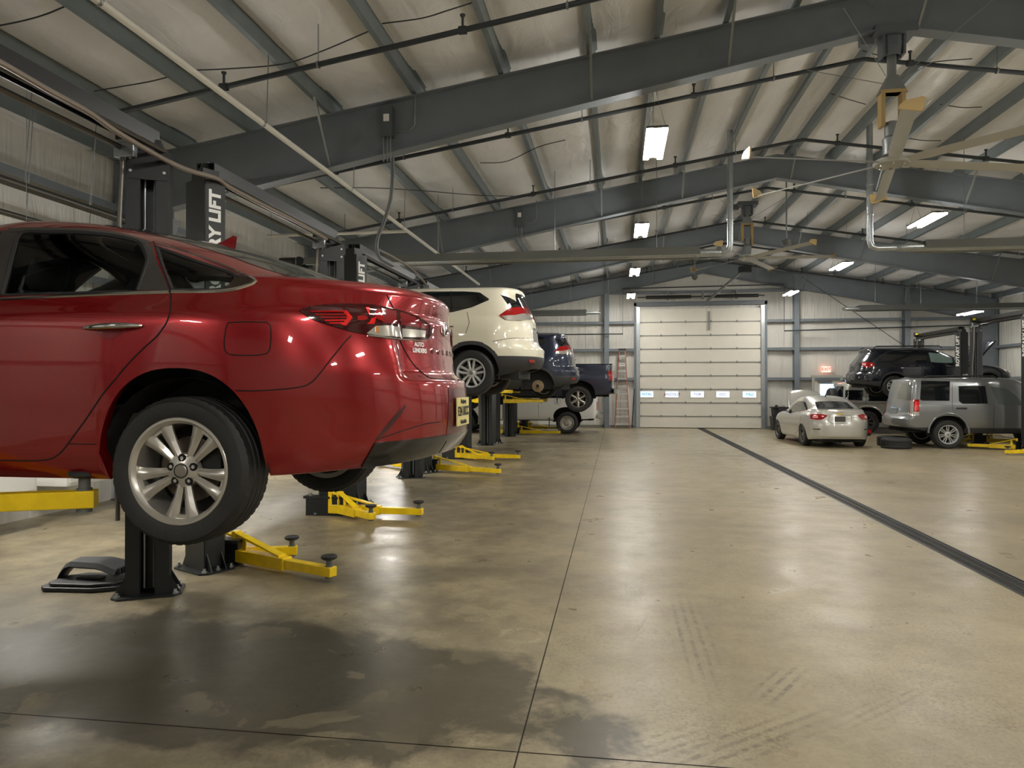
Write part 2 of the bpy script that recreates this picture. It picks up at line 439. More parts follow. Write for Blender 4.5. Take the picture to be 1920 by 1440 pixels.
# ---- girts
def girts():
    for z in GZ[1:]:
        for (p, q, nm) in (((XL+.11, YF, z), (XL+.11, YB, z), 'left'), ((XR-.11, YF, z), (XR-.11, YB, z), 'right')):
            if z > 4.9: continue
            mb = MB(); mb.bar(p, q, .14, .008); x = p[0]; sg = 1 if nm == 'left' else -1
            mb.bar((x+sg*.07, YF, z-.045), (x+sg*.07, YB, z-.045), .008, .1)
            struct(mb.build('wall_girt', M_STEEL))
        segs = [(XL, .72), (5.80, XR)] if z < 4.9 else [(XL, XR)]
        if z > T(XL): segs = [(RX-(T(RX)-z)/.16+.3, RX+(T(RX)-z)/.16-.3)]
        for a, b2 in segs:
            mb = MB(); mb.bar((a, YB-.13, z), (b2, YB-.13, z), .2 if z < 5 else .2, .008)
            mb.bar((a, YB-.225, z-.05), (b2, YB-.225, z-.05), .008, .1)
            mb.bar((a, YB-.225, z+.006), (b2, YB-.225, z+.006), .02, .006)
            struct(mb.build('wall_girt', M_STEEL))
girts()
# back wall posts
for x in (-3.6, -.39, 6.9, 10.9):
    mb = MB(); zt = T(x)-.05
    mb.box((x, YB-.2, zt/2), (.012, .3, zt)); mb.box((x, YB-.36, zt/2), (.19, .014, zt)); mb.box((x, YB-.06, zt/2), (.19, .014, zt))
    struct(mb.build('wall_post', M_STEEL))
# diagonal rod braces on the back wall, right
mb = MB(); mb.tube([(7.1, YB-.3, 5.9), (10.8, YB-.3, 3.2)], .012, 6); struct(mb.build('rod_brace', M_PIPE))
# baseboard: dark sill line
mb = MB(); mb.box(((XL+.72)/2, YB-.1, .05), (.72-XL, .06, .1)); struct(mb.build('baseboard_back', mat('sill', srgb(120, 118, 108), .7)))
mb = MB(); mb.box(((5.8+XR)/2, YB-.1, .05), (XR-5.8, .06, .1)); struct(mb.build('baseboard_right', MATS['sill']))
# ---- overhead sectional door
M_DOOR = mat('door_panel_white', srgb(212, 208, 196), .5, noise=.03, nscale=2)
M_DLIN = mat('door_joint', srgb(120, 122, 118), .5)
M_SKY = mat('daylight_glass', srgb(120, 170, 215), .1, emis=(.42, .70, .98, 1), es=1.0)
dn = bpy.data.objects.new('door_1', None); COL.objects.link(dn); dn.location = (3.26, YB-.2, 0); dn['kind'] = 'structure'
dn['label'] = 'large white sectional overhead door at the far end of the aisle'
DW = 4.66; hts = [.46]+[.534]*8; z = .02
for k, h in enumerate(hts):
    mb = MB(); mb.box((0, 0, z+h/2), (DW, .05, h-.014))
    if k not in (2,):
        for q in range(1, 4): mb.box((0, -.026, z+h*q/4), (DW, .003, .006), mi=0)
    pnl = mb.build('door_panel', [M_DOOR], dn)
    mb = MB(); mb.box((0, -.03, z+h-.0), (DW, .03, .03)); 
    st = mb.build('panel_joint', M_DLIN, dn) if k < 8 else None
    if k < 8:
        mb = MB()
        for q in (-1.5, -.55, .42, 1.42): mb.box((q, -.05, z+h+.01), (.05, .02, .09))
        for q in (-1, 1): mb.box((q*(DW/2-.03), -.05, z+h), (.1, .03, .06))
        mb.build('hinge', M_GREYC, dn)
    if k == 2:
        for q, s_ in zip((-2.06, -1.08, -.1, .88, 1.89), ('', 'AZDJA', 'JOB', 'GO', '')):
            wn = MB().box((q, -.031, z+h*.62), (.5, .012, .24)).build('window_pane', M_SKY, dn)
            fr = MB()
            for a, b2, c, d2 in ((0, .125, .53, .02), (0, -.125, .53, .02), (-.26, 0, .02, .26), (.26, 0, .02, .26)): fr.box((q+a, -.034, z+h*.62+b2), (c, .02, d2))
            fr.build('window_frame', M_DOOR, dn)
            tcol = mat('red_window_writing', srgb(190, 60, 90), .6) if s_ else mat('pale_window_writing', srgb(90, 140, 190), .6)
            txt = {'AZDJA': 'ANZOLO', 'JOB': 'TOR', 'GO': 'OCI'}.get(s_, 'YALI' if q > 0 else 'INTAL')
            text_mb(txt, .15, .001, .004).xf(frameM((q, -.04, z+h*.62), (1, 0, 0), (0, 0, 1))).build('writing', tcol, dn)
    z += h
mb = MB(); mb.box((.35, -.07, z-.5), (.06, .03, .75)); mb.build('opener_arm_plate', M_GREYC, dn)
mb = MB()
for q in (-1, 1):
    mb.box((q*(DW/2+.07), -.03, 2.42), (.14, .012, 4.84)); mb.box((q*(DW/2+.012), -.06, 2.42), (.03, .06, 4.84))
mb.build('door_track', M_GALV, dn)
mb = MB()
for q in (-1, 1): mb.box((q*(DW/2+.19), .03, 2.5), (.1, .1, 5.0))
mb.box((0, .03, 4.96), (DW+.5, .1, .16)); mb.build('door_frame', M_STEEL, dn)
mb = MB(); mb.tube([(-DW/2-.1, -.2, 5.2), (DW/2+.1, -.2, 5.2)], .02, 8)
mb.tube([(-2.1, -.2, 5.2), (-.35, -.2, 5.2)], .065, 14); mb.tube([(.45, -.2, 5.2), (2.2, -.2, 5.2)], .065, 14)
mb.build('spring_shaft', M_BLACK, dn)
for q in (-1.25, .1, 1.4):
    MB().box((q, -.12, 5.25), (.08, .2, .3)).build('shaft_bracket', M_GREYC, dn)
mb = MB(); mb.bar((.25, -.25, 5.0), (1.15, -2.6, 5.75), .06, .08); mb.build('opener_rail', M_GREYC, dn)
mb = MB(); mb.box((1.25, -2.75, 5.8), (.4, .4, .22)); mb.build('opener_motor', M_BLACK, dn)
# ---- exit door with window
d2 = bpy.data.objects.new('door_2', None); COL.objects.link(d2); d2.location = (8.05, YB-.16, 0); d2['kind'] = 'structure'
d2['label'] = 'white personnel door with a window under the exit sign'
MB().box((0, 0, .98), (.92, .05, 1.96)).build('door_leaf', M_DOOR, d2)
mb = MB(); mb.box((-.52, -.02, 1.0), (.1, .1, 2.02)); mb.box((.52, -.02, 1.0), (.1, .1, 2.02)); mb.box((0, -.02, 2.04), (1.14, .1, .1)); mb.build('door_frame', mat('door_frame_grey', srgb(176, 176, 166), .5), d2)
MB().box((.02, -.03, 1.45), (.56, .012, .6)).build('window_pane', M_SKY, d2)
MB().box((.4, -.06, .95), (.12, .06, .06)).build('door_handle', M_GALV, d2)
MB().box((-.1, -.07, 1.86), (.5, .08, .07)).build('door_closer', M_GREYC, d2)
# exit sign
e = thing('exit_sign', 'small lit red EXIT sign above the personnel door', 'sign', (8.02, YB-.16, 2.32))
MB().box((0, -.03, 0), (.32, .05, .21)).build('sign_housing', mat('exit_face', srgb(250, 190, 170), .5, emis=(1, .42, .32, 1), es=1.0), e)
text_mb('EXIT', .17, .002, .006).xf(frameM((0, -.06, 0), (1, 0, 0), (0, 0, 1))).build('lettering', mat('exit_red', srgb(230, 50, 40), .5, emis=(1, .08, .05, 1), es=.8), e)
# ============================================================ LIGHTS, PIPES, HEATERS, FANS
def strip_light(x, y, z, label, vis=True, rz=0):
    t = thing('strip_light', label, 'light', (x, y, z), rz, 'hanging twin strip lights')
    mb = MB(); mb.box((0, 0, .045), (.28, 1.24, .03)); mb.box((0, 0, .075), (.1, 1.0, .04)); mb.build('lamp_housing', M_HOUS, t)
    for s_ in (-1, 1):
        MB().box((s_*.10, 0, .015), (.075, 1.2, .03)).build('lamp_tube', M_EMIT, t)
    top = T(x)-z
    for q in (-.5, .5):
        mb = MB(); mb.tube([(-.12, q, .06), (0, q, .5), (.12, q, .06)], .004, 4); mb.tube([(0, q, .5), (0, q, top+.02)], .004, 4)
        mb.build('hanging_wire', M_GREYC, t)
    return t
ordn = ['nearest', 'second nearest', 'third', 'fourth and farthest']
for k, y in enumerate((10.05, 15.55, 21.2, 26.75)):
    strip_light(.53, y, 5.0, ['twin strip light hanging nearest on the left aisle row', 'twin strip light second from the camera in the left aisle row', 'twin strip light third from the camera in the left aisle row', 'twin strip light farthest on the left aisle row, before the overhead door'][k])
for k, y in enumerate((15.45, 21.0, 26.8)):
    strip_light(6.22, y, 5.0, ['twin strip light nearest on the right aisle row, glaring under the big fan', 'twin strip light in the middle of the right aisle row', 'twin strip light farthest on the right aisle row, right of the overhead door'][k])
strip_light(11.5, 25.3, 4.05, 'twin strip light hanging over the black wagon on the right', rz=0)
# the same rows carry on above and behind the camera
for x, sd in ((.53, 'left'), (6.22, 'right')):
    for y, wd in ((4.5, 'just above'), (-1.0, 'just behind'), (-6.5, 'far behind')): strip_light(x, y, 5.0, 'twin strip light of the %s aisle row, %s the camera' % (sd, wd))
strip_light(6.22, 9.6, 5.0, 'twin strip light of the right aisle row beside the near fan, glaring above its blades')
for y, wd in ((-3.5, 'behind the camera'),): strip_light(-5.6, y, 4.1, 'twin strip light over the left bays, %s' % wd)
for y, wd in ((-1, 'behind the camera'), (5, 'level with the red sedan'), (11, 'level with the white SUV'), (17, 'level with the dark blue SUV')): strip_light(11.5, y, 4.05, 'twin strip light over the right bays, %s' % wd)
for y, wd in ((6.2, 'behind the red sedan'), (12.6, 'behind the white SUV'), (19.0, 'behind the dark blue SUV'), (25.4, 'behind the pickup trucks')):  # unseen lamps hidden behind the cars, added to brighten the left wall
    strip_light(-6.2, y, 2.55, 'unseen twin strip light added low by the left wall %s' % wd)
# ---- sprinkler branch pipes
names_sp = ['nearest', 'second', 'third', 'fourth', 'fifth', 'sixth', 'farthest']
for k, y in enumerate((7.3, 10.45, 13.7, 16.9, 20.1, 23.3, 26.4)):
    t = thing('sprinkler_pipe', 'black sprinkler pipe under the roof, %s from the camera' % names_sp[k], 'pipe', (RX, y, 0), 0, 'sprinkler branch pipes under the roof')
    dz = -.42
    mb = MB(); mb.tube([(-9.2, 0, T(RX-9.2)+dz), (0, 0, T(RX)+dz), (9.2, 0, T(RX+9.2)+dz)], .03, 10); mb.build('pipe', M_PIPE, t, smooth=True)
    for j in range(-3, 4):
        x = j*2.7+.4
        if j == 0: x = .6
        z = T(RX+x)+dz
        m2 = MB(); m2.lathe([(.045, -.04), (.045, .04)], (x, 0, z), 'x', 8); m2.tube([(x, 0, z), (x, 0, z+.14)], .014, 6); m2.lathe([(.001, z+.17), (.03, z+.165), (.03, z+.155), (.012, z+.13)], (x, 0, 0), 'z', 8)
        m2.build('sprinkler_head', M_PIPE, t)
        xh = x+1.1; zh = T(RX+xh)+dz
        m2 = MB(); m2.tube([(xh, 0, zh), (xh, 0, T(RX+xh)+.02)], .006, 5); m2.lathe([(.04, -.012), (.04, .012)], (xh, 0, zh), 'x', 10); m2.build('pipe_hanger', M_GREYC, t)
# sprinkler drops seen as thin black rectangles on the back wall
o = MB().tube([(-6.9, YB-.5, 3.75), (.25, YB-.5, 3.75), (.25, YB-.5, 5.55), (6.4, YB-.5, 5.6), (6.4, YB-.5, 3.8), (13.6, YB-.5, 3.95)], .025, 8).build('wall_pipe', M_PIPE)
tag(o, 'thin black pipe looping over the overhead door and along the end wall', 'pipe')
# ---- long white pipe along the left bays, with a branch
t = thing('air_line', 'long cream pipe hung below the roof along the left bays', 'pipe', (-4.0, 0, 0))
PZ = 4.66
MB().tube([(0, -6, PZ), (0, 20.5, PZ)], .033, 12).build('pipe', M_WHITEP, t, smooth=True)
MB().tube([(0, 13.3, PZ), (-2.9, 13.3, PZ)], .03, 10).build('branch_pipe', M_WHITEP, t, smooth=True)
for y in (2.4, 5.0, 7.6, 10.3, 12.9, 15.5, 18.1):
    mb = MB(); mb.tube([(.05, y, PZ), (.07, y, T(-3.93))], .006, 5); mb.lathe([(.042, -.012), (.042, .012)], (0, y, PZ), 'y', 10); mb.build('pipe_hanger', M_GREYC, t)
# ---- pipes along the left wall
for k, (x, z, lab) in enumerate(((-6.6, 3.9, 'upper dark pipe hung along the left wall'), (-6.85, 3.62, 'lower dark pipe hung along the left wall'))):
    t = thing('heating_pipe', lab, 'pipe', (x, 0, 0))
    MB().tube([(0, 3, z), (0, 9.2 if k == 0 else 8.6, z)], .05 if k == 0 else .035, 12).build('pipe', mat('dull_steel_pipe', srgb(92, 90, 84), .35, .7), t, smooth=True)
    for y in (6.4, 7.4, 8.4):
        mb = MB(); mb.tube([(0, y+k*.3-.3, z), (.1, y+k*.3-.3, T(x)-.0)], .005, 5); mb.build('pipe_hanger', M_GREYC, t)
# ---- radiant tube heaters
M_HEAT = mat('heater_reflector', srgb(120, 122, 118), .35, .5)
def heater(y, z, xa, xb, lab, flue=None, loop=True):
    """reflector trough from xa to xb (xb is the aisle end)"""
    t = thing('radiant_heater', lab, 'heater', ((xa+xb)/2, y, z), 0, 'radiant tube heaters')
    L2 = abs(xb-xa)/2; sg = 1 if xb > xa else -1
    mb = MB(); pr = [(-.27, -.07), (-.2, .09), (.2, .09), (.27, -.07), (.262, -.07), (.192, .08), (-.192, .08), (-.262, -.07)]
    mb.prism(pr, -L2, L2, 'yz'); mb.build('reflector', M_HEAT, t)
    mb = MB(); mb.box((-sg*(L2+.12), 0, -.06), (.34, .2, .26)); mb.lathe([(0, -.08), (.11, -.08), (.11, .08), (0, .08)], (-sg*(L2+.12), -.12, -.0), 'y', 16); mb.tube([(-sg*(L2+.2), 0, .05), (-sg*(L2+.62), 0, .05)], .08, 12)
    if y < 20: mb.build('burner_box', M_BLACK, t)
    mb = MB(); e = sg*(L2+.42)
    pts = [(-sg*L2, -.11, -.01), (sg*(L2+.25), -.11, -.01)] + [(sg*(L2+.25)+sg*.17*sin(a), -.11*cos(a), -.01) for a in (pi/4, pi/2, 3*pi/4)] + [(sg*(L2+.25), .11, -.01), (-sg*L2, .11, -.01)]
    mb.tube(pts, .05, 10); mb.build('burner_tube', M_GALV, t, smooth=True)
    mb = MB()
    for q in (-.8, -.3, .3, .8): mb.tube([(q*L2, 0, .09), (q*L2, 0, T((xa+xb)/2+q*L2)-z)], .006, 5)
    mb.build('hanging_chain', M_GREYC, t)
    if flue is not None:
        fx, fz = flue
        mb = MB(); lx = fx-(xa+xb)/2
        mb.tube([(sg*(L2-.05), 0, 0), (lx-sg*.12, 0, 0), (lx-sg*.03, 0, .04), (lx, 0, .14), (lx, 0, fz-z)], .055, 14)
        for q in (.6, 1.15): mb.lathe([(.06, q), (.066, q+.02), (.06, q+.04)], (lx, 0, 0), 'z', 14)
        mb.build('flue_pipe', M_GALV, t, smooth=True)
    return t
heater(13.9, 4.2, -6.3, 1.55, 'long radiant tube heater across the left bays with a tall flue', flue=(2.13, 6.5))
heater(13.9, 4.2, 12.8, 5.5, 'long radiant tube heater across the right bays with an elbowed flue', flue=(4.62, 6.5))
heater(24.0, 4.14, -6.3, -1.0, 'farther radiant tube heater over the left bays')
heater(24.0, 4.14, 13.0, 7.6, 'farther radiant tube heater over the right bays')
# ---- large ceiling fans
def big_fan(x, y, z, ztop, a0, R, lab, mount='beam'):
    t = thing('ceiling_fan', lab, 'fan', (x, y, z), 0, 'large industrial ceiling fans')
    h = ztop-z
    MB().tube([(0, 0, h-.3), (0, 0, .95)], .055, 12).build('downrod', M_GREYC, t, smooth=True)
    mb = MB(); mb.box((0, 0, h-.06), (.5, .34, .1)); mb.box((-.12, 0, h-.2), (.03, .2, .3)); mb.box((.12, 0, h-.2), (.03, .2, .3)); mb.lathe([(.11, h-.36), (.13, h-.25), (.13, h-.12), (.08, h-.1)], (0,0,0), 'z', 14); mb.box((-.3, 0, h-.12), (.16, .1, .14))
    mb.build('mounting_bracket', mat('bracket_grey', srgb(86, 92, 98), .5), t)
    mb = MB(); mb.prism([(-.17, .86), (.17, .86), (.06, 1.08), (-.06, 1.08)], -.06, .06, 'xz'); mb.build('rod_foot', M_GREYC, t)
    mb = MB(); mb.box((-.12, 0, .66), (.05, .14, .42)); mb.box((.12, 0, .6), (.05, .14, .55)); mb.box((0, 0, .88), (.3, .16, .04)); mb.build('motor_cage', M_FANY, t, bevel=.006)
    mb = MB(); mb.lathe([(.0, .1), (.1, .1), (.11, .3), (.085, .33), (.085, .5), (.04, .52), (0, .52)], (0,0,0), 'z', 16); mb.build('motor', M_GREYC, t, smooth=True)
    mb = MB(); mb.lathe([(0, -.03), (.2, -.03), (.22, 0), (.2, .03), (.08, .06), (0, .06)], (0,0,0), 'z', 24)
    for k in range(6):
        a = a0+k*pi/3; mb.lathe([(0, -.055), (.018, -.055), (.018, -.03)], (.14*cos(a), .14*sin(a), 0), 'z', 6)
    mb.build('fan_hub', M_FANG, t, smooth=True)
    for k in range(6):
        a = a0+k*pi/3; Rm = Matrix.Rotation(a, 4, 'Z') @ Matrix.Rotation(-.22, 4, 'X')
        mb = MB(); secs = []
        for r_ in (.16, .4, .8, 1.2, R-.04):
            wd = .1 if r_ < .3 else .155
            secs.append([(r_, wd*px_, .03*pz-.01*px_*2) for px_, pz in ((-.5, 0), (-.25, .35), (.1, .45), (.5, 0), (.1, -.12), (-.25, -.1))])
        mb.grid(secs, closed=True); mb.add(secs[0], [tuple(range(6))]); mb.add(secs[-1], [tuple(range(6))])
        mb.xf(Rm); b = mb.build('fan_blade', M_FANG, t, smooth=40)
        mb = MB(); mb.prism([(-.1, -.02), (.11, -.03), (.13, .0), (.12, .11), (.09, .12), (-.06, .07), (-.1, .02)], R-.04, R-.022, 'yz'); mb.xf(Rm); mb.build('blade_winglet', M_FANY, b, bevel=.004)
    mb = MB()
    for k in range(4):
        a = pi/4+k*pi/2; mb.tube([(.05*cos(a), .05*sin(a), 1.0), (1.15*cos(a), 1.15*sin(a), h-.1)], .005, 4)
    mb.build('guy_wire', M_GREYC, t)
    return t
big_fan(3.42, 9.5, 4.46, 6.14, radians(15), 1.95, 'large six-blade ceiling fan nearest the camera, hung from the first beam')
big_fan(3.4, 19.35, 5.03, 6.5, radians(2), 2.2, 'large six-blade ceiling fan farther down, hung in mid-bay')
# ---- ceiling cameras on poles
for (x, y, z, lab) in ((3.9, 17.2, 5.0, 'white dome device on a thin pole beside the far fan'), (2.55, 24.0, 5.25, 'white disc sensor on a thin pole above the overhead door')):
    t = thing('dome_camera', lab, 'camera', (x, y, z))
    MB().tube([(0, 0, .08), (0, 0, T(x)-z+.02)], .018, 8).build('pole', M_GREYC, t)
    MB().lathe([(0, -.09), (.05, -.08), (.085, -.03), (.1, 0), (.1, .05), (.02, .08)], (0,0,0), 'z', 18).build('dome', M_HOUS, t, smooth=True)
# ---- electrical boxes on the beams with conduits and a drop cord
def ebox(x, y, lab, cord=None):
    zb = T(x)-rafter_depth(x)
    t = thing('junction_box', lab, 'electrical box', (x, y, zb))
    MB().box((0, -.09, .42), (.16, .12, .42)).build('box', mat('box_grey', srgb(80, 86, 90), .5), t, bevel=.006)
    MB().box((0, -.152, .46), (.08, .004, .1)).build('box_label', M_WHITE, t)
    mb = MB()
    for q in (-.055, 0, .045): mb.tube([(q, -.1, .22), (q, -.1, -.12)], .011, 6)
    mb.tube([(.09, -.05, .3), (.3, -.05, .3), (.37, -.05, .38), (.37, -.05, .8)], .01, 6)
    mb.build('conduit', M_GREYC, t, smooth=True)
    if cord:
        mb = MB()
        for off in (0, .03): mb.tube([(cx+off, cy-y, cz-zb) for i, (cx, cy, cz) in enumerate([(a+0-x, b2, c) for a, b2, c in cord])], .014, 7)
        mb.build('drop_cord', mat('grey_cord', srgb(110, 112, 112), .5), t, smooth=True)
def sag(pts, n=8):
    """Catmull-Rom through the points"""
    P = [Vector(p) for p in pts]; P = [P[0]*2-P[1]]+P+[P[-1]*2-P[-2]]; out = []
    for i in range(1, len(P)-2):
        for k in range(n):
            t_ = k/n; a, b2, c, d = P[i-1], P[i], P[i+1], P[i+2]
            out.append(.5*((2*b2)+(c-a)*t_+(2*a-5*b2+4*c-d)*t_*t_+(3*b2-3*c+d-a)*t_**3))
    out.append(P[-2]); return out
ebox(-3.1, 9.45, 'grey electrical box on the first roof beam with cords dropping to a lift', sag([tuple(pw(u, v, 9.62)) for u, v in ((733, 290), (734, 335), (729, 380), (716, 420), (706, 445), (704, 466), (712, 486), (735, 500))]))
ebox(-2.15, 15.9, 'grey electrical box on the second roof beam, left side')
ebox(8.95, 15.9, 'grey electrical box on the right slope of the second roof beam', None)
# ============================================================ TWO-POST LIFTS
def lift_column(t, x, y, face, txt, H=3.5, number=None, yaw=0):
    """face = +1: the open side looks to +Y, -1: to -Y, then turned by yaw"""
    W, D, th = .30, .19, .012
    f = face; K = Matrix.Translation((x, y, 0)) @ Matrix.Rotation(yaw, 4, 'Z')
    mb = MB()
    for (cx, cy, sx, sy) in ((0, -f*D/2, W, th), (-W/2, 0, th, D), (W/2, 0, th, D), (-W/2+.045, f*D/2, .09, th), (W/2-.045, f*D/2, .09, th), (-W/2+.09, f*(D/2-.04), th, .08), (W/2-.09, f*(D/2-.04), th, .08)):
        mb.box((cx, cy, H/2+.01), (sx, sy, H))
    c = mb.xf(K).build('column', M_BLACK, t)
    mb = MB(); mb.prism([(-.25, -.12), (-.2, -.18), (.2, -.18), (.25, -.12), (.25, .14), (.2, .18), (-.2, .18), (-.25, .14)], 0, .016, 'xy')
    for sx in (-1, 1):
        for yy in (-.08, .06):
            mb.add([(sx*(W/2+.002), yy, .016), (sx*(W/2+.085), yy, .016), (sx*(W/2+.002), yy, .17), (sx*(W/2+.002), yy+.01, .016), (sx*(W/2+.085), yy+.01, .016), (sx*(W/2+.002), yy+.01, .17)], [(0,1,2),(5,4,3),(0,3,4,1),(1,4,5,2),(2,5,3,0)])
    mb.xf(K).build('base_plate', M_BLACK, c)
    for sx in (-1, 1):
        for yy in (-.13, .0, .13): MB().lathe([(0, .05), (.012, .05), (.014, .03), (.024, .03), (.024, .016)], (sx*.205, yy, 0), 'z', 6).xf(K).build('anchor_bolt', M_GALV, c)
    for q in (-.03, .04): MB().tube([(q, f*.03, .05), (q, f*.03, H-.05)], .008, 6).xf(K).build('lift_cable', M_GALV, c)
    mb = MB(); mb.box((0, f*(D/2+.008), H-.12), (W-.02, .01, .2)); mb.box((0, 0, H+.05), (.18, .16, .12)); mb.xf(K).build('head_plate', M_BLACK, c)
    for sx in (-1, 1):
        for zz in (.06, .16): MB().lathe([(0, f*.02), (.012, f*.02), (.012, 0)], (sx*.12, f*(D/2+.006), H-zz), 'y', 8).xf(K).build('head_bolt', M_GALV, c)
    if txt:
        sx = 1 if txt > 0 else -1
        M = frameM((sx*(W/2+.008), 0, H-.70), (0, 0, 1), (0, sx, 0)) if sx < 0 else frameM((W/2+.008, 0, H-.56), (0, 0, 1), (0, -1, 0))
        if sx < 0: M = frameM((-W/2-.008, 0, H-.56), (0, 0, 1), (0, 1, 0))
        text_mb('ROTARY LIFT', .15, .001, .007, 1.05).xf(K @ M).build('lettering', M_WHITE, c)
    if number:
        yb_ = -D/2-.02
        text_mb('#8', .22, .001, .01).xf(K @ frameM((0, yb_, H-1.35), (1, 0, 0), (0, 0, 1))).build('bay_number', M_WHITE, c)
        for k in range(4): MB().box((-.02, yb_, H-1.85-k*.12), (.22 if k < 3 else .14, .006, .09)).xf(K).build('warning_label', M_WHITE, c)
    return c
def lift_arm(t, x, y, z, ex, ey, low=True, pad_up=.1, length_in=.55, second=None):
    """box-section arm from the carriage pivot (x,y) to its tip (ex,ey), z = arm mid height"""
    p = Vector((x, y, z)); q = Vector((ex, ey, z)); d = (q-p); L = d.length; d.normalize()
    mb = MB(); m = p+d*L*length_in
    mb.bar(p, m, .11, .11); mb.bar(m-d*.05, q, .085, .08)
    # gusset strap from the top of the pivot down to the arm
    mb.bar(p+Vector((0, 0, .2))+d*.02, p+d*L*.5+Vector((0, 0, .06)), .07, .018, w2=.09)
    mb.bar(p+Vector((0, 0, -.055)), p+Vector((0, 0, .22)), .08, .05, up=(d.x, d.y, 0))
    mb.bar(p+d*.11+Vector((0,0,.03)), p+d*.11+Vector((0, 0, .17)), .015, .05, up=(d.x, d.y, 0))
    a = mb.build('lift_arm', M_YEL, t, bevel=.005)
    e = q-d*.05
    mb = MB(); mb.lathe([(0, z-.06), (.034, z-.06), (.034, z+.05), (.026, z+.05), (.026, z+pad_up), (0, z+pad_up)], (e.x, e.y, 0), 'z', 14); mb.build('pad_post', mat('pad_post_grey', srgb(105, 108, 104), .5, .4), a, smooth=True)
    mb = MB(); mb.lathe([(0, z+pad_up), (.05, z+pad_up), (.068, z+pad_up+.012), (.068, z+pad_up+.028), (.06, z+pad_up+.034), (0, z+pad_up+.03)], (e.x, e.y, 0), 'z', 20); mb.build('lift_pad', M_BLACKM, a, smooth=True)
    return a
def carriage(t, x, y, face, z):
    mb = MB(); mb.box((x, y+face*.05, z+.3), (.2, .16, .75)); mb.box((x, y+face*.17, z+.02), (.5, .1, .2)); mb.box((x, y+face*.15, z+.14), (.56, .16, .03)); mb.box((x, y+face*.15, z-.09), (.5, .16, .02))
    c = mb.build('carriage', M_BLACK, t)
    for sx in (-1, 1): MB().tube([(x+sx*.2, y+face*.19, z-.1), (x+sx*.2, y+face*.19, z+.2)], .022, 8).build('pivot_pin', M_GALV, c)
    return c
def lift(x, ya, yb, z, arms, lab, txt=(0, 0), ext=None, number=None, H=3.5):
    """ya: near column, yb: far column; arms: list of (column 0/1, side -1/+1, tip x, tip y)"""
    t = thing('vehicle_lift', lab, 'car lift', (x, (ya+yb)/2, 0), 0, 'two-post vehicle lifts')
    t0 = bpy.data.objects.new('x', None)
    ox, oy = x, (ya+yb)/2
    A, B = ya-oy, yb-oy
    yw = radians(27) * (1 if x < 3 else -1)
    lift_column(t, 0, A, 1, txt[0], H, number if number == 'near' else None, -yw); lift_column(t, 0, B, -1, txt[1], H, number if number == 'far' else None, yw)
    carriage(t, 0, A, 1, z); carriage(t, 0, B, -1, z)
    for (c, sd, ex, ey) in arms:
        yy = A if c == 0 else B; f = 1 if c == 0 else -1
        lift_arm(t, sd*.2, yy+f*.19, z+.0, ex-ox, ey-oy)
    # overhead cross beam with hydraulic line and cable tubes
    mb = MB(); mb.bar((0, A, H+.18), (0, B, H+.18), .16, .012); mb.bar((-.08, A, H+.13), (-.08, B, H+.13), .012, .11); mb.bar((.08, A, H+.13), (.08, B, H+.13), .012, .11)
    ob = mb.build('overhead_beam', mat('beam_dark_steel', srgb(30, 30, 30), .36, .3), t)
    for q in (.14, -.13): MB().tube([(q, A, H+.02), (q, B, H+.02)], .022, 8).build('cable_tube', mat('cable_tube_steel', srgb(90, 86, 80), .3, .8), t, smooth=True)
    for q in (A+.04, B-.04): MB().lathe([(0, -.02), (.1, -.02), (.1, -.008), (.085, 0), (.1, .008), (.1, .02), (0, .02)], (0, q, H+.1), 'x', 18).build('cable_pulley', M_BLACK, t)
    # shut-off switch with yellow label at the far column
    mb = MB(); mb.box((-.12, B-.1, H+.16), (.14, .1, .14)); sw = mb.build('limit_switch', M_BLACKM, t)
    MB().box((-.12, B-.153, H+.17), (.085, .004, .06)).build('warning_label', mat('yellow_label', srgb(235, 215, 30), .5), sw)
    mb = MB(); mb.box((-.1, B-.15, H+.0), (.17, .06, .12)); mb.build('switch_box', M_GALV, t, bevel=.01)
    mb = MB(); mb.tube([(-.12, B-.16, H-.05), (-.14, B-.17, H-.6), (-.17, B-.15, H-1.2), (-.17, B-.14, 1.6), (-.17, B-.14, .6)], .017, 8); mb.build('conduit_drop', mat('flex_conduit', srgb(120, 116, 108), .3, .6), t, smooth=True)
    return t
LX = -3.7
# lift 1 holds the red sedan
zr = 1.125
lift(LX, 2.35, 5.2, zr, [(0, 1, -2.42, 3.02), (0, -1, -5.1, 3.0), (1, 1, -2.5, 4.6), (1, -1, -5.1, 4.6)], 'black and yellow two-post lift holding up the red sedan', txt=(0, 0))
lift(LX, 5.98, 8.86, .09, [(0, 1, -2.36, 5.70), (0, .3, -3.02, 6.42), (1, 1, -2.9, 8.22), (1, .4, -2.4, 8.62)], 'empty two-post lift behind the red sedan, arms down on the floor', txt=(1, 0))
lift(LX, 9.68, 12.5, 1.69, [(0, 1, -2.5, 10.7), (0, -1, -4.6, 10.6), (1, 1, -2.5, 11.9), (1, -1, -4.6, 11.9)], 'two-post lift holding up the white hatchback SUV', txt=(1, 0))
lift(LX, 13.3, 16.05, .09, [(0, 1, -2.13, 12.97), (0, -1, -4.9, 14.3), (1, 1, -2.66, 15.25), (1, .4, -2.13, 15.7)], 'empty two-post lift between the white SUV and the dark blue SUV', txt=(1, 0))
lift(LX+.05, 16.85, 19.7, 1.53, [(0, 1, -2.6, 17.7), (0, -1, -4.6, 17.8), (1, 1, -2.6, 19.0), (1, -1, -4.6, 19.0)], 'two-post lift holding up the dark blue hatchback SUV', txt=(1, 0))
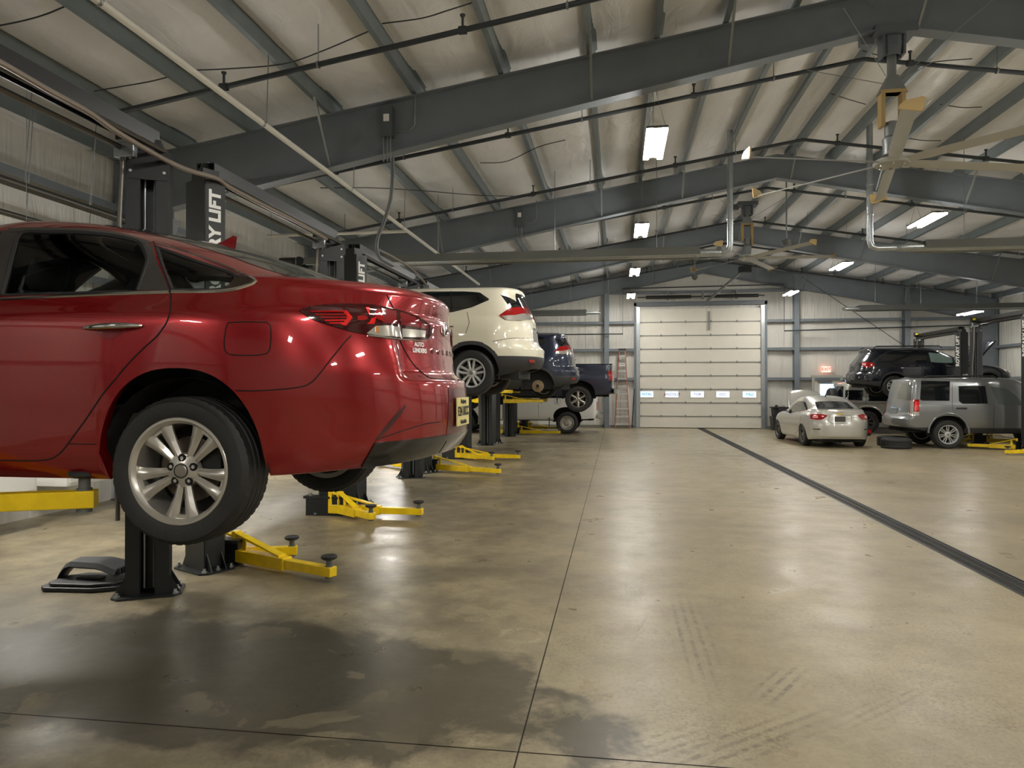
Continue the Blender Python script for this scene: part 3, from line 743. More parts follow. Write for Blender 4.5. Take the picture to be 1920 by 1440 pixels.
lift(LX+.15, 20.5, 23.3, 1.22, [(0, 1, -2.2, 21.3), (0, -1, -4.6, 21.4), (1, 1, -2.2, 22.7), (1, -1, -4.6, 22.6)], 'two-post lift holding up the dark blue pickup truck', txt=(1, 0))
lift(LX+.15, 24.1, 27.3, .09, [(0, 1, -1.9, 24.3), (0, -1, -4.8, 25.0), (1, 1, -2.0, 26.8), (1, -1, -4.8, 26.7)], 'two-post lift around the white pickup truck by the end wall', txt=(1, 0))
# extra arms seen resting beside: second arm of near column on empty lifts point the same way
RXL = 10.45
lift(RXL, 19.9, 22.6, .09, [(0, -1, 9.3, 20.6), (0, 1, 12.0, 20.7), (1, -1, 9.2, 21.9), (1, 1, 12.0, 22.0)], 'two-post lift around the grey boxy SUV on the right', txt=(-1, 0), H=3.45)
lift(RXL, 23.5, 26.6, 1.38, [(0, -1, 9.6, 24.3), (0, 1, 11.6, 24.4), (1, -1, 9.6, 25.8), (1, 1, 11.6, 25.8)], 'two-post lift marked #8 holding up the black wagon', txt=(-1, 0), number='near', H=3.3)
lift(RXL, 16.2, 19.05, .09, [(1, -1, 9.25, 18.6), (1, 1, 11.7, 18.5), (0, -1, 9.2, 16.6), (0, 1, 11.7, 16.7)], 'two-post lift at the right edge with one yellow arm on the floor', txt=(0, 0))
# ---- hoses slung over the lift beams on the left
M_HOSE = mat('slung_hose', srgb(128, 118, 106), .35, .3)
hp_ = [pwx(u, v, -3.52) for u, v in ((-60, 88), (0, 117), (87, 167), (165, 210), (215, 245), (297, 293), (350, 318), (405, 334), (430, 351), (500, 388), (560, 418), (612, 448))]
o = MB().tube(sag(hp_, 6), .02, 10).build('air_hose', M_HOSE, smooth=True)
tag(o, 'brown hose slung over the two nearest lift beams', 'hose')
o = MB().tube(sag([(-3.56, 10.3, 3.72), (-3.6, 11.2, 3.76), (-3.6, 12.3, 3.74), (-3.6, 13.2, 3.6)]), .02, 8).build('air_hose', M_HOSE, smooth=True)
tag(o, 'hose slung over the lift beam behind the white SUV', 'hose')
# ============================================================ CAR BUILDER
def resample(pts, n):
    pts = [Vector(p) for p in pts]; L = [0]
    for a, b in zip(pts, pts[1:]): L.append(L[-1]+(b-a).length)
    out = []; j = 0
    for k in range(n+1):
        s = L[-1]*k/n
        while j < len(L)-2 and L[j+1] < s: j += 1
        t = (s-L[j])/max(1e-9, L[j+1]-L[j]); out.append(pts[j].lerp(pts[j+1], min(1, max(0, t))))
    return out
class Car:
    def __init__(s, name, label, cat, loc, rz, pnt, group=None, scale=1):
        s.root = thing(name, label, cat, loc, rz, group); s.paint = pnt; s.rz = rz
        s.root.scale = (scale,)*3; s.W = Matrix.Translation(loc) @ Matrix.Rotation(rz, 4, 'Z') @ Matrix.Scale(scale, 4); s.Wi = s.W.inverted(); s.near = -1 if abs(rz) < 1.7 else 1
        s.gaps = MB(); s.loc = loc
    def body(s, rows, zl, arches, zt, n=3.0, m=2.6, xkr=.5, xkf=None, ncol=60, ncor=26, dz=.03, crown=.03, wb=2.7, nfr=None, name='body', cap=True, lip=.05, clad=None, cladm=None, capm=None, inset=None):
        nf = nfr or n
        if xkf is None: xkf = -wb-.5
        z0 = rows[0][0]; z1 = rows[-1][0]
        zz = [z0]
        for a, b in zip(rows, rows[1:]):
            k = max(1, int(math.ceil((b[0]-a[0])/dz)), int(math.ceil(max(abs(b[3]-a[3]), abs(b[2]-a[2]))/.09)))
            for i in range(1, k+1): zz.append(lerp(a[0], b[0], i/k))
        def zlow(x):
            z = interp(zl, x)
            for (xc, zb, Rx, Hz, p) in arches:
                q = abs(x-xc)/Rx
                if q < 1: z = max(z, zb+Hz*(1-q**p)**(1/p))
            return z
        # nominal columns
        xs = [lerp(xkf, xkr, i/ncol) for i in range(ncol+1)]
        for (xc, zb, Rx, Hz, p) in arches:
            for i in range(0, 33):
                xs.append(xc-Rx*1.0001*cos(pi*i/32))
            xs += [xc-Rx-.004, xc+Rx+.004]
        xs = sorted(x for x in xs if xkf <= x <= xkr)
        xx = [xs[0]]
        for x in xs[1:]:
            if x-xx[-1] > .003: xx.append(x)
        xs = xx
        def st(z, k): return smooth_tab(rows, z, k)
        def kr(z): return min(xkr, st(z, 3)-.30)
        def kf(z): return max(xkf, st(z, 2)+.35)
        def pt(c, z):
            hw, xf, xr, Lf, Lr = (st(z, k) for k in (1, 2, 3, 4, 5))
            a, b = kf(z), kr(z)
            if b < a+.05: b = a = (a+b)/2; b += .02
            if c[0] == 'm': x = a+(c[1]-xkf)/(xkr-xkf)*(b-a); xn = x
            elif c[0] == 'r':
                x0 = xr-Lr; tk = max(0, (b-x0)/Lr); fk = math.asin(min(1, tk**(n/2))); f_ = lerp(fk, pi/2, c[1])
                t = sin(f_)**(2/n); x = x0+Lr*t if b <= x0+Lr*t else b
                if tk <= 0: x = lerp(b, x0, min(1, c[1]*4)) if c[1] < .25 else x0+Lr*sin(lerp(0, pi/2, (c[1]-.25)/.75))**(2/n)
            else:
                x0 = xf+Lf; tk = max(0, (x0-a)/Lf); fk = math.asin(min(1, tk**(nf/2))); f_ = lerp(fk, pi/2, c[1])
                t = sin(f_)**(2/nf); x = x0-Lf*t if a >= x0-Lf*t else a
                if tk <= 0: x = lerp(a, x0, min(1, c[1]*4)) if c[1] < .25 else x0-Lf*sin(lerp(0, pi/2, (c[1]-.25)/.75))**(2/nf)
            tr = max(0, (x-(xr-Lr))/Lr); tf = max(0, ((xf+Lf)-x)/Lf)
            y = hw
            if tr > 0: y *= max(0, 1-min(1, tr)**n)**(1/m)
            if tf > 0: y *= max(0, 1-min(1, tf)**nf)**(1/m)
            if inset and x > 0:
                q_ = max(0, min(1, (.60-y)/.11)); x -= smooth_tab(inset, z)*q_*q_*(3-2*q_)
            return x, y
        cols = [('f', 1-i/ncor) for i in range(ncor)]+[('m', x) for x in xs]+[('r', (i+1)/ncor) for i in range(ncor)]
        half = []
        for c in cols:
            col = []
            xn = pt(c, lerp(z0, zt, .5))[0]; zb = zlow(xn)
            for z in zz:
                z2 = zb+(z-z0)*(zt-zb)/(zt-z0) if z < zt else z
                x, y = pt(c, z2); col.append((x, y, z2))
            half.append(col)
        nr = len(zz); mb = MB(); rowsv = []
        def ring(f): return [f(c, 1) for c in half]+[f(c, -1) for c in half[::-1]]
        if lip:
            rowsv.append(ring(lambda c, g: (c[0][0], g*max(0, c[0][1]-lip), c[0][2]+.02)))
            rowsv.append(ring(lambda c, g: (c[0][0], g*max(0, c[0][1]-.012), c[0][2]-.002)))
        for k in range(nr): rowsv.append(ring(lambda c, g: (c[k][0], g*c[k][1], c[k][2])))
        if cap:
            for k in range(1, 9):
                f_ = cos(pi/2*k/8)
                rowsv.append(ring(lambda c, g: (c[-1][0], g*c[-1][1]*f_, c[-1][2]+crown*(1-f_*f_)*min(1, c[-1][1]/.3))))
        mb.grid(rowsv, closed=True)
        s.pts = pt
        o = mb.build(name, [s.paint]+([cladm] if cladm else []), s.root, smooth=38)
        if clad:
            zc_, aw = clad
            bm = bmesh.new(); bm.from_mesh(o.data); bmesh.ops.bisect_plane(bm, geom=bm.verts[:]+bm.edges[:]+bm.faces[:], plane_co=(0, 0, zc_), plane_no=(0, 0, 1)); bm.to_mesh(o.data); bm.free()
            for p in o.data.polygons:
                c = p.center; k = c.z < zc_
                for (xc, zb, Rx, Hz, pw_) in arches:
                    if ((abs(c.x-xc)/(Rx+aw))**pw_+(max(0, c.z-zb)/(Hz+aw))**pw_) < 1: k = True
                if k: p.material_index = 1
        s.fix_normals(o)
        me = o.data; s.verts = [v.co.copy() for v in me.vertices]
        s.bvh = BVHTree.FromPolygons(s.verts, [tuple(p.vertices) for p in me.polygons])
        s.bodyo = o
        return o
    def fix_normals(s, o):
        # outward = away from the car's long axis
        me = o.data; c = 0
        for p in me.polygons:
            ce = p.center; c += p.normal.dot(Vector((0, ce.y, ce.z-s.midz(ce)))) > 0 and p.area or -p.area
        if c < 0: me.flip_normals()
    def midz(s, ce):
        return getattr(s, 'mz', .8)
    def hit(s, mode, a, b):
        sg = s.near
        if mode == 'px':
            o = s.Wi @ Vector((0, 0, CH)); d = (s.Wi.to_3x3() @ pixray(a, b)).normalized()
        elif mode == 'side': o = Vector((a, 4*sg, b)); d = Vector((0, -sg, 0))
        elif mode == 'rear': o = Vector((8, a, b)); d = Vector((-1, 0, 0))
        elif mode == 'front': o = Vector((-9, a, b)); d = Vector((1, 0, 0))
        elif mode == 'top': o = Vector((a, b, 6)); d = Vector((0, 0, -1))
        h = s.bvh.ray_cast(o, d)
        if h[0] is None and mode == 'px':
            for dv in range(1, 26):
                d2_ = (s.Wi.to_3x3() @ pixray(a, b-dv)).normalized(); h = s.bvh.ray_cast(o, d2_)
                if h[0] is not None and (h[0]-o).length < 3.75 if s is globals().get('red') else h[0] is not None: break
            else: h = (None,)
        if h[0] is None:
            best = None
            L0 = (Vector((0, 0, .8))-o).length
            for k in range(80):
                q = o+d*(L0+(k-40)*.05); r = s.bvh.find_nearest(q)
                if r[0] is not None and (best is None or r[3] < best[3]): best = r
            h = best
        p, nn = h[0], h[1].normalized()
        if nn.dot(d) > 0: nn = -nn
        return p, nn
    def patch(s, name, mode, A, B, mt, off=.006, nu=20, nv=8, mirror=True, parent=None, curve=False, label=None, deep=.006):
        if curve: A, B = sag([(*p, 0) for p in A], 6), sag([(*p, 0) for p in B], 6)
        A = resample([(p[0], p[1], 0) for p in A], nu); B = resample([(p[0], p[1], 0) for p in B], nu)
        P = []
        for i in range(nu+1):
            row = []
            for j in range(nv+1):
                q = A[i].lerp(B[i], j/nv); p, nn = s.hit(mode, q.x, q.y); row.append((p, nn))
            P.append(row)
        objs = []
        for g in ((1, -1) if mirror else (1,)):
            mb = MB(); f = lambda v: Vector((v.x, v.y*g, v.z))
            top = [[f(p+nn*off) for p, nn in r] for r in P]
            mb.grid(top)
            edge = [(P[i][0]) for i in range(nu+1)]+[P[nu][j] for j in range(1, nv+1)]+[P[i][nv] for i in range(nu-1, -1, -1)]+[P[0][j] for j in range(nv-1, 0, -1)]
            mb.grid([[f(p+nn*off) for p, nn in edge], [f(p-nn*deep) for p, nn in edge]], closed=True)
            o = mb.build(name, mt, parent or s.root, smooth=40); objs.append(o)
            if label: o['label'] = label
        return objs
    def line(s, mode, pts, r=.003, mirror=True, mb=None, off=0, curve=False, n=None):
        if curve: pts = [(p.x, p.y) for p in sag([(*p, 0) for p in pts], 6)]
        L = sum(math.hypot(b[0]-a[0], b[1]-a[1]) for a, b in zip(pts, pts[1:]))
        k = n or max(8, int(L/(9 if mode == 'px' else .03)))
        q = resample([(p[0], p[1], 0) for p in pts], k)
        hp = []
        for p in q:
            h, nn = s.hit(mode, p.x, p.y); hp.append(h+nn*off)
        tgt = mb or s.gaps
        tgt.tube(hp, r, 6)
        if mirror: tgt.tube([Vector((p.x, -p.y, p.z)) for p in hp], r, 6)
        return hp
    def finish(s):
        if s.gaps.v: s.gaps.build('panel_gap', M_SEAM, s.root)
    def text(s, name, string, mode, a, b, size, mt, dirx=None, bold=.003, off=.004, depth=.002, spacing=1.0, sx=1.0, parent=None):
        p, nn = s.hit(mode, a, b); up = Vector((0, 0, 1)); xa = up.cross(nn).normalized(); ya = nn.cross(xa)
        mb = text_mb(string, size, depth, bold, spacing)
        if sx != 1: mb.v = [(x*sx, y, z) for x, y, z in mb.v]
        mb.xf(frameM(p+nn*off, xa, ya)); return mb.build(name, mt, parent or s.root)
    def plate(s, a, b, mode, w_, h_, txt, top=None, bottom=None, face=None, ink=None, txs=.07):
        p, nn = s.hit(mode, a, b); nn.z *= .3; nn.normalize(); xa = Vector((0, 0, 1)).cross(nn).normalized(); ya = nn.cross(xa)
        M = frameM(p+nn*.008, xa, ya); mb = MB(); mb.box((0, 0, 0), (w_, h_, .006)); mb.xf(M)
        pl = mb.build('license_plate', face, s.root)
        for (st_, sz, yy) in ((txt, txs, 0), (top, .028, h_*.36), (bottom, .028, -h_*.37)):
            if st_: text_mb(st_, sz, .001, .0015).xf(M @ Matrix.Translation((0, yy, .005))).build('lettering', ink, pl)
        return pl
    def under(s, x0, x1, z, hw, zt=None, rear_axle=0.0, zc=None):
        zt = zt or z+.25
        mb = MB(); mb.box(((x0+x1)/2, 0, (z+zt)/2), (x1-x0, hw*2, zt-z))
        mb.tube([(rear_axle, -hw-.1, zc), (rear_axle, hw+.1, zc)], .045, 10)
        mb.bar((rear_axle-.5, -hw*.8, z), (rear_axle, -hw-.0, zc-.03), .07, .06); mb.bar((rear_axle-.5, hw*.8, z), (rear_axle, hw, zc-.03), .07, .06)
        mb.lathe([(0, -.5), (.09, -.48), (.1, -.4), (.1, .4), (.09, .48), (0, .5)], (x1-.12, 0, z+.08), 'y', 14)
        mb.tube([(x0+.3, .15, z-.02), (x1-.4, .15, z-.03)], .03, 8)
        return mb.build('underbody', M_DARK, s.root, smooth=35)
    def wells(s, xs, R, zc, hw, a0=.08):
        for x in xs:
            for g in (-1, 1):
                mb = MB(); rows = []
                for y in (hw-.035, hw-.30):
                    rows.append([(x+R*cos(a), g*y, zc+R*sin(a)) for a in [pi*(-a0+(1+2*a0)*k/20) for k in range(21)]])
                mb.grid(rows); mb.add(rows[1]+[(x, g*(hw-.30), zc)], [(i, i+1, 21) for i in range(20)])
                mb.build('wheel_liner', M_DARK, s.root, smooth=50)
def make_wheel(c, x, side, R, w_, rr, style, zc, yo, rim_m=None, rot=0, seg=96, simple=False, tread=True):
    """side: -1/+1, yo: |y| of the outer face"""
    rim_m = rim_m or (M_RIM2 if simple and c is not globals().get('red') else M_RIM)
    R3 = Matrix.Translation((x, side*(yo-w_/2), zc)) @ (Matrix.Identity(4) if side < 0 else Matrix.Rotation(pi, 4, 'Z'))
    h = w_/2
    # rim
    mb = MB()
    mb.lathe([(rr+.006, -h*.93), (rr+.002, -h*.97), (rr-.008, -h*.97), (rr-.014, -h*.88), (rr-.022, -h*.8), (rr-.028, -h*.3), (rr-.03, h*.9), (rr+.0, h*.95)], n=seg)
    def spoke(ang, st):
        Rm = Matrix.Rotation(-ang, 4, 'Y'); secs = []
        for (r_, to, wd, y_, th) in st:
            secs.append([Rm @ Vector((r_, y_+dy*1.0 if k < 4 else y_+th, to+q*wd)) for k, (q, dy) in enumerate(((-.5, .013), (-.12, 0), (.12, 0), (.5, .013), (.42, 0), (-.42, 0)))])
        mb.grid(secs, closed=True); mb.add(secs[-1], [tuple(range(6))])
    yf = -h*.72
    if style == 'double5':
        for k in range(5):
            a = radians(-90+72*k)+rot
            for g in (-1, 1):
                spoke(a, [(.032, g*.013, .026, yf+.012, .03), (.075, g*.0185, .034, yf+.010, .03), (.12, g*.027, .042, yf+.006, .03), (.17, g*.039, .054, yf, .03), (rr-.022, g*.052, .072, yf-.004, .035), (rr-.008, g*.054, .078, yf-.002, .03)])
            mb.bar(Matrix.Rotation(-a, 4, 'Y') @ Vector((rr-.03, yf+.02, -.05)), Matrix.Rotation(-a, 4, 'Y') @ Vector((rr-.03, yf+.02, .05)), .03, .02)
        mb.lathe([(0, yf-.0), (.03, yf-.0), (.045, yf+.004), (.075, yf+.014), (.08, yf+.04)], n=30)
    elif style == 'split10':      # 5 Y-shaped wide silver spokes
        for k in range(5):
            a = radians(90+72*k)+rot
            for g in (-1, 1):
                spoke(a, [(.03, g*.008, .03, yf+.015, .03), (rr*.42, g*.016, .036, yf+.006, .03), (rr*.7, g*.038, .042, yf+.0, .03), (rr-.012, g*.075, .045, yf, .03)])
        mb.lathe([(0, yf), (.035, yf+.002), (.06, yf+.02)], n=24)
    elif style[0] == 'spokes':    # ('spokes', count, width at hub, width at rim, pair offset)
        _, cnt, w0, w1, po = style
        for k in range(cnt):
            a = 2*pi*k/cnt+pi/2+rot
            for g in ((-1, 1) if po else (0,)):
                spoke(a, [(.03, g*po*.3, w0, yf+.012, .03), (rr*.5, g*po*.7, lerp(w0, w1, .5), yf+.006, .03), (rr-.01, g*po, w1, yf, .03)])
        mb.lathe([(0, yf), (.04, yf+.002), (.07, yf+.02), (.08, yf+.04)], n=24)
    elif style == 'steel':
        mb.lathe([(0, yf-.02), (.06, yf-.02), (.08, yf+.01), (rr*.62, yf+.02), (rr*.72, yf-.0), (rr-.02, yf+.03)], n=36)
    mb.xf(R3); rim = mb.build('wheel', rim_m, c.root, smooth=35)
    # tyre
    ts = [(rr-.002, -h*.90), (rr+.010, -h*.97), (rr+.022, -h*1.0), (lerp(rr, R, .45), -h*1.04), (lerp(rr, R, .75), -h*1.02), (R-.022, -h*.95), (R-.008, -h*.84)]
    gro = [(-.80, 0, 1), (-.62, 0, 1), (-.42, 0, 0), (-.36, 1, 0), (-.30, 0, 0), (-.08, 0, 0), (-.02, 1, 0), (.04, 0, 0), (.3, 0, 0), (.36, 1, 0), (.42, 0, 0), (.62, 0, 1), (.80, 0, 1)]
    seg_t = 200 if tread and not simple else 56
    pr = [(r, y, 0) for r, y in ts]+[(R-(.009 if g else 0)-.003*q*q, q*h, sp) for q, g, sp in gro]+[(r, -y, 0) for r, y in ts[::-1]]
    mb = MB(); rows = []
    for (r, y, sp) in pr:
        rows.append([((r-(.0035 if (sp and not simple and k % 4 == 0) else 0))*cos(2*pi*k/seg_t+(.01*(y/h) if sp else 0)), y, (r-(.0035 if (sp and not simple and k % 4 == 0) else 0))*sin(2*pi*k/seg_t)) for k in range(seg_t)])
    mb.grid(rows, closed=True)
    mb.xf(R3); mb.build('tire', M_RUB, rim, smooth=32)
    # brake and back
    mb = MB(); mb.lathe([(0, .0), (.15 if rr > .2 else rr*.7, .0), (.15 if rr > .2 else rr*.7, .02), (0, .02)], n=36); mb.xf(R3); mb.build('brake_disc', M_DISC, rim, smooth=35)
    mb = MB(); mb.lathe([(0, h*.55), (rr-.03, h*.55), (rr-.03, h*.6), (0, h*.6)], n=36); mb.lathe([(0, -.005), (.07, -.005), (.07, .0)], n=18)
    mb.box((.12, -.0, .06), (.09, .07, .12)); mb.xf(R3); mb.build('hub_back', M_DARK, rim)
    if not simple:
        for k in range(5):
            mb = MB(); a = radians(90+72*k)+rot
            mb.lathe([(0, yf+.006), (.008, yf+.006), (.0095, yf+.03)], (.057*cos(a), 0, .057*sin(a)), n=8)
            mb.xf(R3); mb.build('lug_nut', M_CHROME, rim)
        for k in range(5):
            mb = MB(); a = radians(90+72*k)+rot
            mb.lathe([(0.0085, yf+.005), (.0165, yf+.003), (.0185, yf+.006), (.0185, yf+.03)], (.057*cos(a), 0, .057*sin(a)), n=14)
            mb.xf(R3); mb.build('lug_recess', M_SEAM, rim)
    mb = MB(); mb.lathe([(0, yf-.008), (.026, yf-.007), (.031, yf-.002), (.031, yf+.01)], n=24); mb.xf(R3); mb.build('center_cap', mat('cap_silver', srgb(150, 146, 138), .3, .8), rim, smooth=40)
    if not simple:
        mb = MB(); mb.lathe([(.031, yf-.0035), (.0335, yf-.0035), (.0335, yf+.003), (.031, yf+.003)], n=24, closed=True); mb.xf(R3); mb.build('cap_ring', M_SEAM, rim)
    return rim
# ============================================================ RED SEDAN
AXW = pw(338, 886, 2.9)
P_RED = paint('red_car_paint', srgb(140, 10, 16), .55, .27)
M_GLASSR = bpy.data.materials.new('see_through_car_glass'); M_GLASSR.use_nodes = True
nt = M_GLASSR.node_tree; nt.nodes.remove(nt.nodes['Principled BSDF'])
tr = nt.nodes.new('ShaderNodeBsdfTransparent'); tr.inputs[0].default_value = (.62, .67, .65, 1)
gl = nt.nodes.new('ShaderNodeBsdfGlossy'); gl.inputs['Roughness'].default_value = .02
fr = nt.nodes.new('ShaderNodeFresnel'); fr.inputs[0].default_value = 1.5; mx = nt.nodes.new('ShaderNodeMixShader')
nt.links.new(fr.outputs[0], mx.inputs[0]); nt.links.new(tr.outputs[0], mx.inputs[1]); nt.links.new(gl.outputs[0], mx.inputs[2]); nt.links.new(mx.outputs[0], nt.nodes['Material Output'].inputs[0])
red = Car('sedan', 'red four-door sedan raised on the nearest lift, seen from its rear left side', 'car', (AXW.x-.02, 3.83, 0), 0, P_RED)
red.mz = 1.7
# rows: z, half width, front x, rear x, front corner length, rear corner length
RR = [
 (1.22, .845, -3.55, .93, 1.0, .90), (1.26, .875, -3.62, .975, 1.0, .95), (1.33, .895, -3.70, 1.045, 1.0, 1.0), (1.40, .903, -3.74, 1.083, 1.0, 1.04), (1.50, .912, -3.76, 1.088, 1.0, 1.06),
 (1.63, .925, -3.75, 1.082, 1.0, 1.06), (1.70, .929, -3.74, 1.076, 1.0, 1.06), (1.76, .931, -3.72, 1.066, 1.0, 1.07), (1.84, .930, -3.62, 1.048, 1.0, 1.08), (1.93, .927, -3.4, 1.022, 1.1, 1.09), (1.98, .918, -3.2, 1.01, 1.2, 1.10),
 (2.02, .890, -3.0, .985, 1.2, 1.12), (2.06, .868, -2.75, .985, 1.2, 1.14), (2.10, .850, -2.35, .985, .8, 1.16), (2.135, .836, -2.2, .955, .7, 1.16), (2.155, .828, -2.15, .90, .6, 1.12), (2.168, .823, -2.12, .70, .6, 1.0), (2.19, .815, -2.08, .60, .55, .95), (2.226, .80, -2.02, .47, .55, .9), (2.29, .768, -1.92, .28, .5, .85),
 (2.36, .725, -1.80, .05, .5, .8), (2.41, .685, -1.70, -.13, .5, .75), (2.455, .64, -1.60, -.32, .5, .7), (2.49, .59, -1.5, -.50, .45, .6), (2.515, .53, -1.42, -.68, .4, .5), (2.528, .45, -1.35, -.82, .35, .4)]
body = red.body(RR, [(-3.8, 1.24), (-3.3, 1.22), (-2.4, 1.22), (-.42, 1.222), (-.39, 1.222), (.42, 1.252), (.7, 1.268), (.9, 1.275), (1.1, 1.30)],
   [(-.008, 1.21, .402, .523, 2.35), (-2.805, 1.21, .41, .52, 2.35)], 1.86, n=2.7, m=2.3, xkr=.50, xkf=-3.3, ncol=150, ncor=60, dz=.012, crown=.02, wb=2.805, inset=[(1.60, 0), (1.675, .004), (1.70, .035), (1.725, .062), (1.84, .052), (1.95, .026), (2.04, .004), (2.1, 0), (2.6, 0)])
# --- window outlines in the photograph (pixels)
DG_T = [(3, 553), (12, 520), (24, 470), (38, 437), (90, 434), (140, 434.5), (190, 438), (225, 443), (264, 455), (277, 485)]
DG_B = [(3, 553), (40, 552), (90, 550), (140, 549), (200, 547), (240, 546), (257, 545), (272, 506)]
QG_T = [(293, 462), (330, 475), (370, 489), (410, 502), (432, 510), (450, 521)]
QG_B = [(322, 543), (340, 543), (370, 543), (400, 543), (425, 538), (450, 521)]
FG_T = [(-180, 470), (-120, 444), (-60, 436), (6, 434)]
FG_B = [(-200, 560), (-140, 559), (-80, 557), (-26, 555)]
glass = []
fwT = [(-2.02, 2.13), (-1.82, 2.26), (-1.62, 2.345), (-1.4, 2.395), (-1.12, 2.42)]
fwB = [(-2.02, 2.11), (-1.8, 2.085), (-1.5, 2.08), (-1.3, 2.08), (-1.06, 2.085)]
glass.append(red.patch('side_window', 'px', DG_T, DG_B, M_GLASSR, off=-.004, nu=30, nv=10, deep=.008))
glass.append(red.patch('quarter_window', 'px', QG_T, QG_B, M_GLASSR, off=-.004, nu=20, nv=8, deep=.008))
glass.append(red.patch('side_window', 'side', fwT, fwB, M_GLASSR, off=-.004, nu=24, nv=8, deep=.008))
rgT = [(-.69, .50), (-.72, .2), (-.72, -.2), (-.69, -.50)]; rgB = [(.50, .66), (.60, .25), (.60, -.25), (.50, -.66)]
glass.append(red.patch('rear_window', 'top', rgT, rgB, mat('rear_window_glass', srgb(52, 54, 50), .12, 0, .8), off=.003, nu=20, nv=26, mirror=False))
red.patch('windshield', 'top', [(-1.50, .50), (-1.46, .2), (-1.46, -.2), (-1.50, -.50)], [(-2.08, .66), (-2.14, .3), (-2.14, -.3), (-2.08, -.66)], M_GLASSR, off=.003, nu=16, nv=16, mirror=False)
for g_ in (1, -1):
    hq = red.line('top', [(-2.12, .69*g_), (-1.9, .685*g_), (-1.7, .675*g_), (-1.44, .655*g_)], .03, mb=MB(), mirror=False, off=-.012, n=20)
    MB().tube(hq, .032, 8).build('windshield_seal', M_BLACKM, red.root, smooth=50)
hq = red.line('top', [(-1.46, .66), (-1.43, .3), (-1.43, -.3), (-1.46, -.66)], .03, mb=MB(), mirror=False, off=-.012, n=20)
MB().tube(hq, .03, 8).build('windshield_seal', M_BLACKM, red.root, smooth=50)
# black frames round the side glass, C-pillar applique, chrome strips
def frame_line(pts, r, mt, name, off=.002, mode='px', curve=True):
    h = red.line(mode, pts, r, mb=MB(), off=off, curve=curve, n=60, mirror=False)
    for g in (1, -1): MB().tube([Vector((p.x, p.y*g, p.z)) for p in h], r, 6).build(name, mt, red.root, smooth=40)
frame_line(DG_T, .014, M_BLACKM, 'window_seal', off=-.006)
frame_line([(268, 456), (277, 485), (272, 505), (258, 544)], .016, M_BLACKM, 'window_seal', off=-.008)
frame_line(DG_B, .010, M_BLACKM, 'window_seal', off=-.006)
frame_line(QG_T, .011, M_BLACKM, 'window_seal', off=-.006); frame_line(QG_B, .010, M_BLACKM, 'window_seal', off=-.006); frame_line([(293, 462), (305, 500), (322, 543)], .010, M_BLACKM, 'window_seal', off=-.006)
frame_line(fwT, .013, M_BLACKM, 'window_seal', off=-.006, mode='side'); frame_line(fwB, .01, M_BLACKM, 'window_seal', off=-.006, mode='side')
red.patch('pillar_trim', 'px', [(269, 456), (285, 461), (294, 492), (305, 516), (317, 544)], [(268, 456), (277, 485), (272, 505), (265, 528), (259, 545)], mat('pillar_trim_black', srgb(58, 55, 52), .45), off=.004, nu=12, nv=6, curve=False)
red.patch('pillar_trim', 'px', [(-30, 436), (-10, 434), (14, 432), (34, 432)], [(-60, 558), (-40, 557), (-20, 556), (2, 554)], MATS['pillar_trim_black'], off=.002, nu=8, nv=12)
red.patch('pillar_trim', 'px', [(14, 428), (60, 427), (130, 428), (190, 432), (240, 441), (285, 455)], [(20, 436), (60, 433), (130, 432.5), (190, 437), (240, 448), (270, 458)], MATS['pillar_trim_black'], off=.004, nu=26, nv=3, curve=True)
frame_line([(-300, 575), (-150, 568), (0, 561), (100, 556), (200, 551.5), (318, 547.5)], .0085, M_CHROME, 'chrome_strip', off=.001)
frame_line([(322, 547), (380, 546.5), (420, 545), (445, 541), (470, 533), (480, 527)], .0085, M_CHROME, 'chrome_strip', off=.001)
frame_line([(295, 457), (340, 470), (380, 483), (420, 499), (450, 512), (472, 521), (481, 527)], .0085, M_CHROME, 'chrome_strip', off=.001)
red.patch('chrome_corner', 'px', [(446, 515), (462, 520), (476, 526), (481, 529)], [(420, 545), (438, 542), (458, 538), (481, 530)], mat('satin_trim', srgb(96, 86, 80), .2, .9), off=.004, nu=12, nv=5)
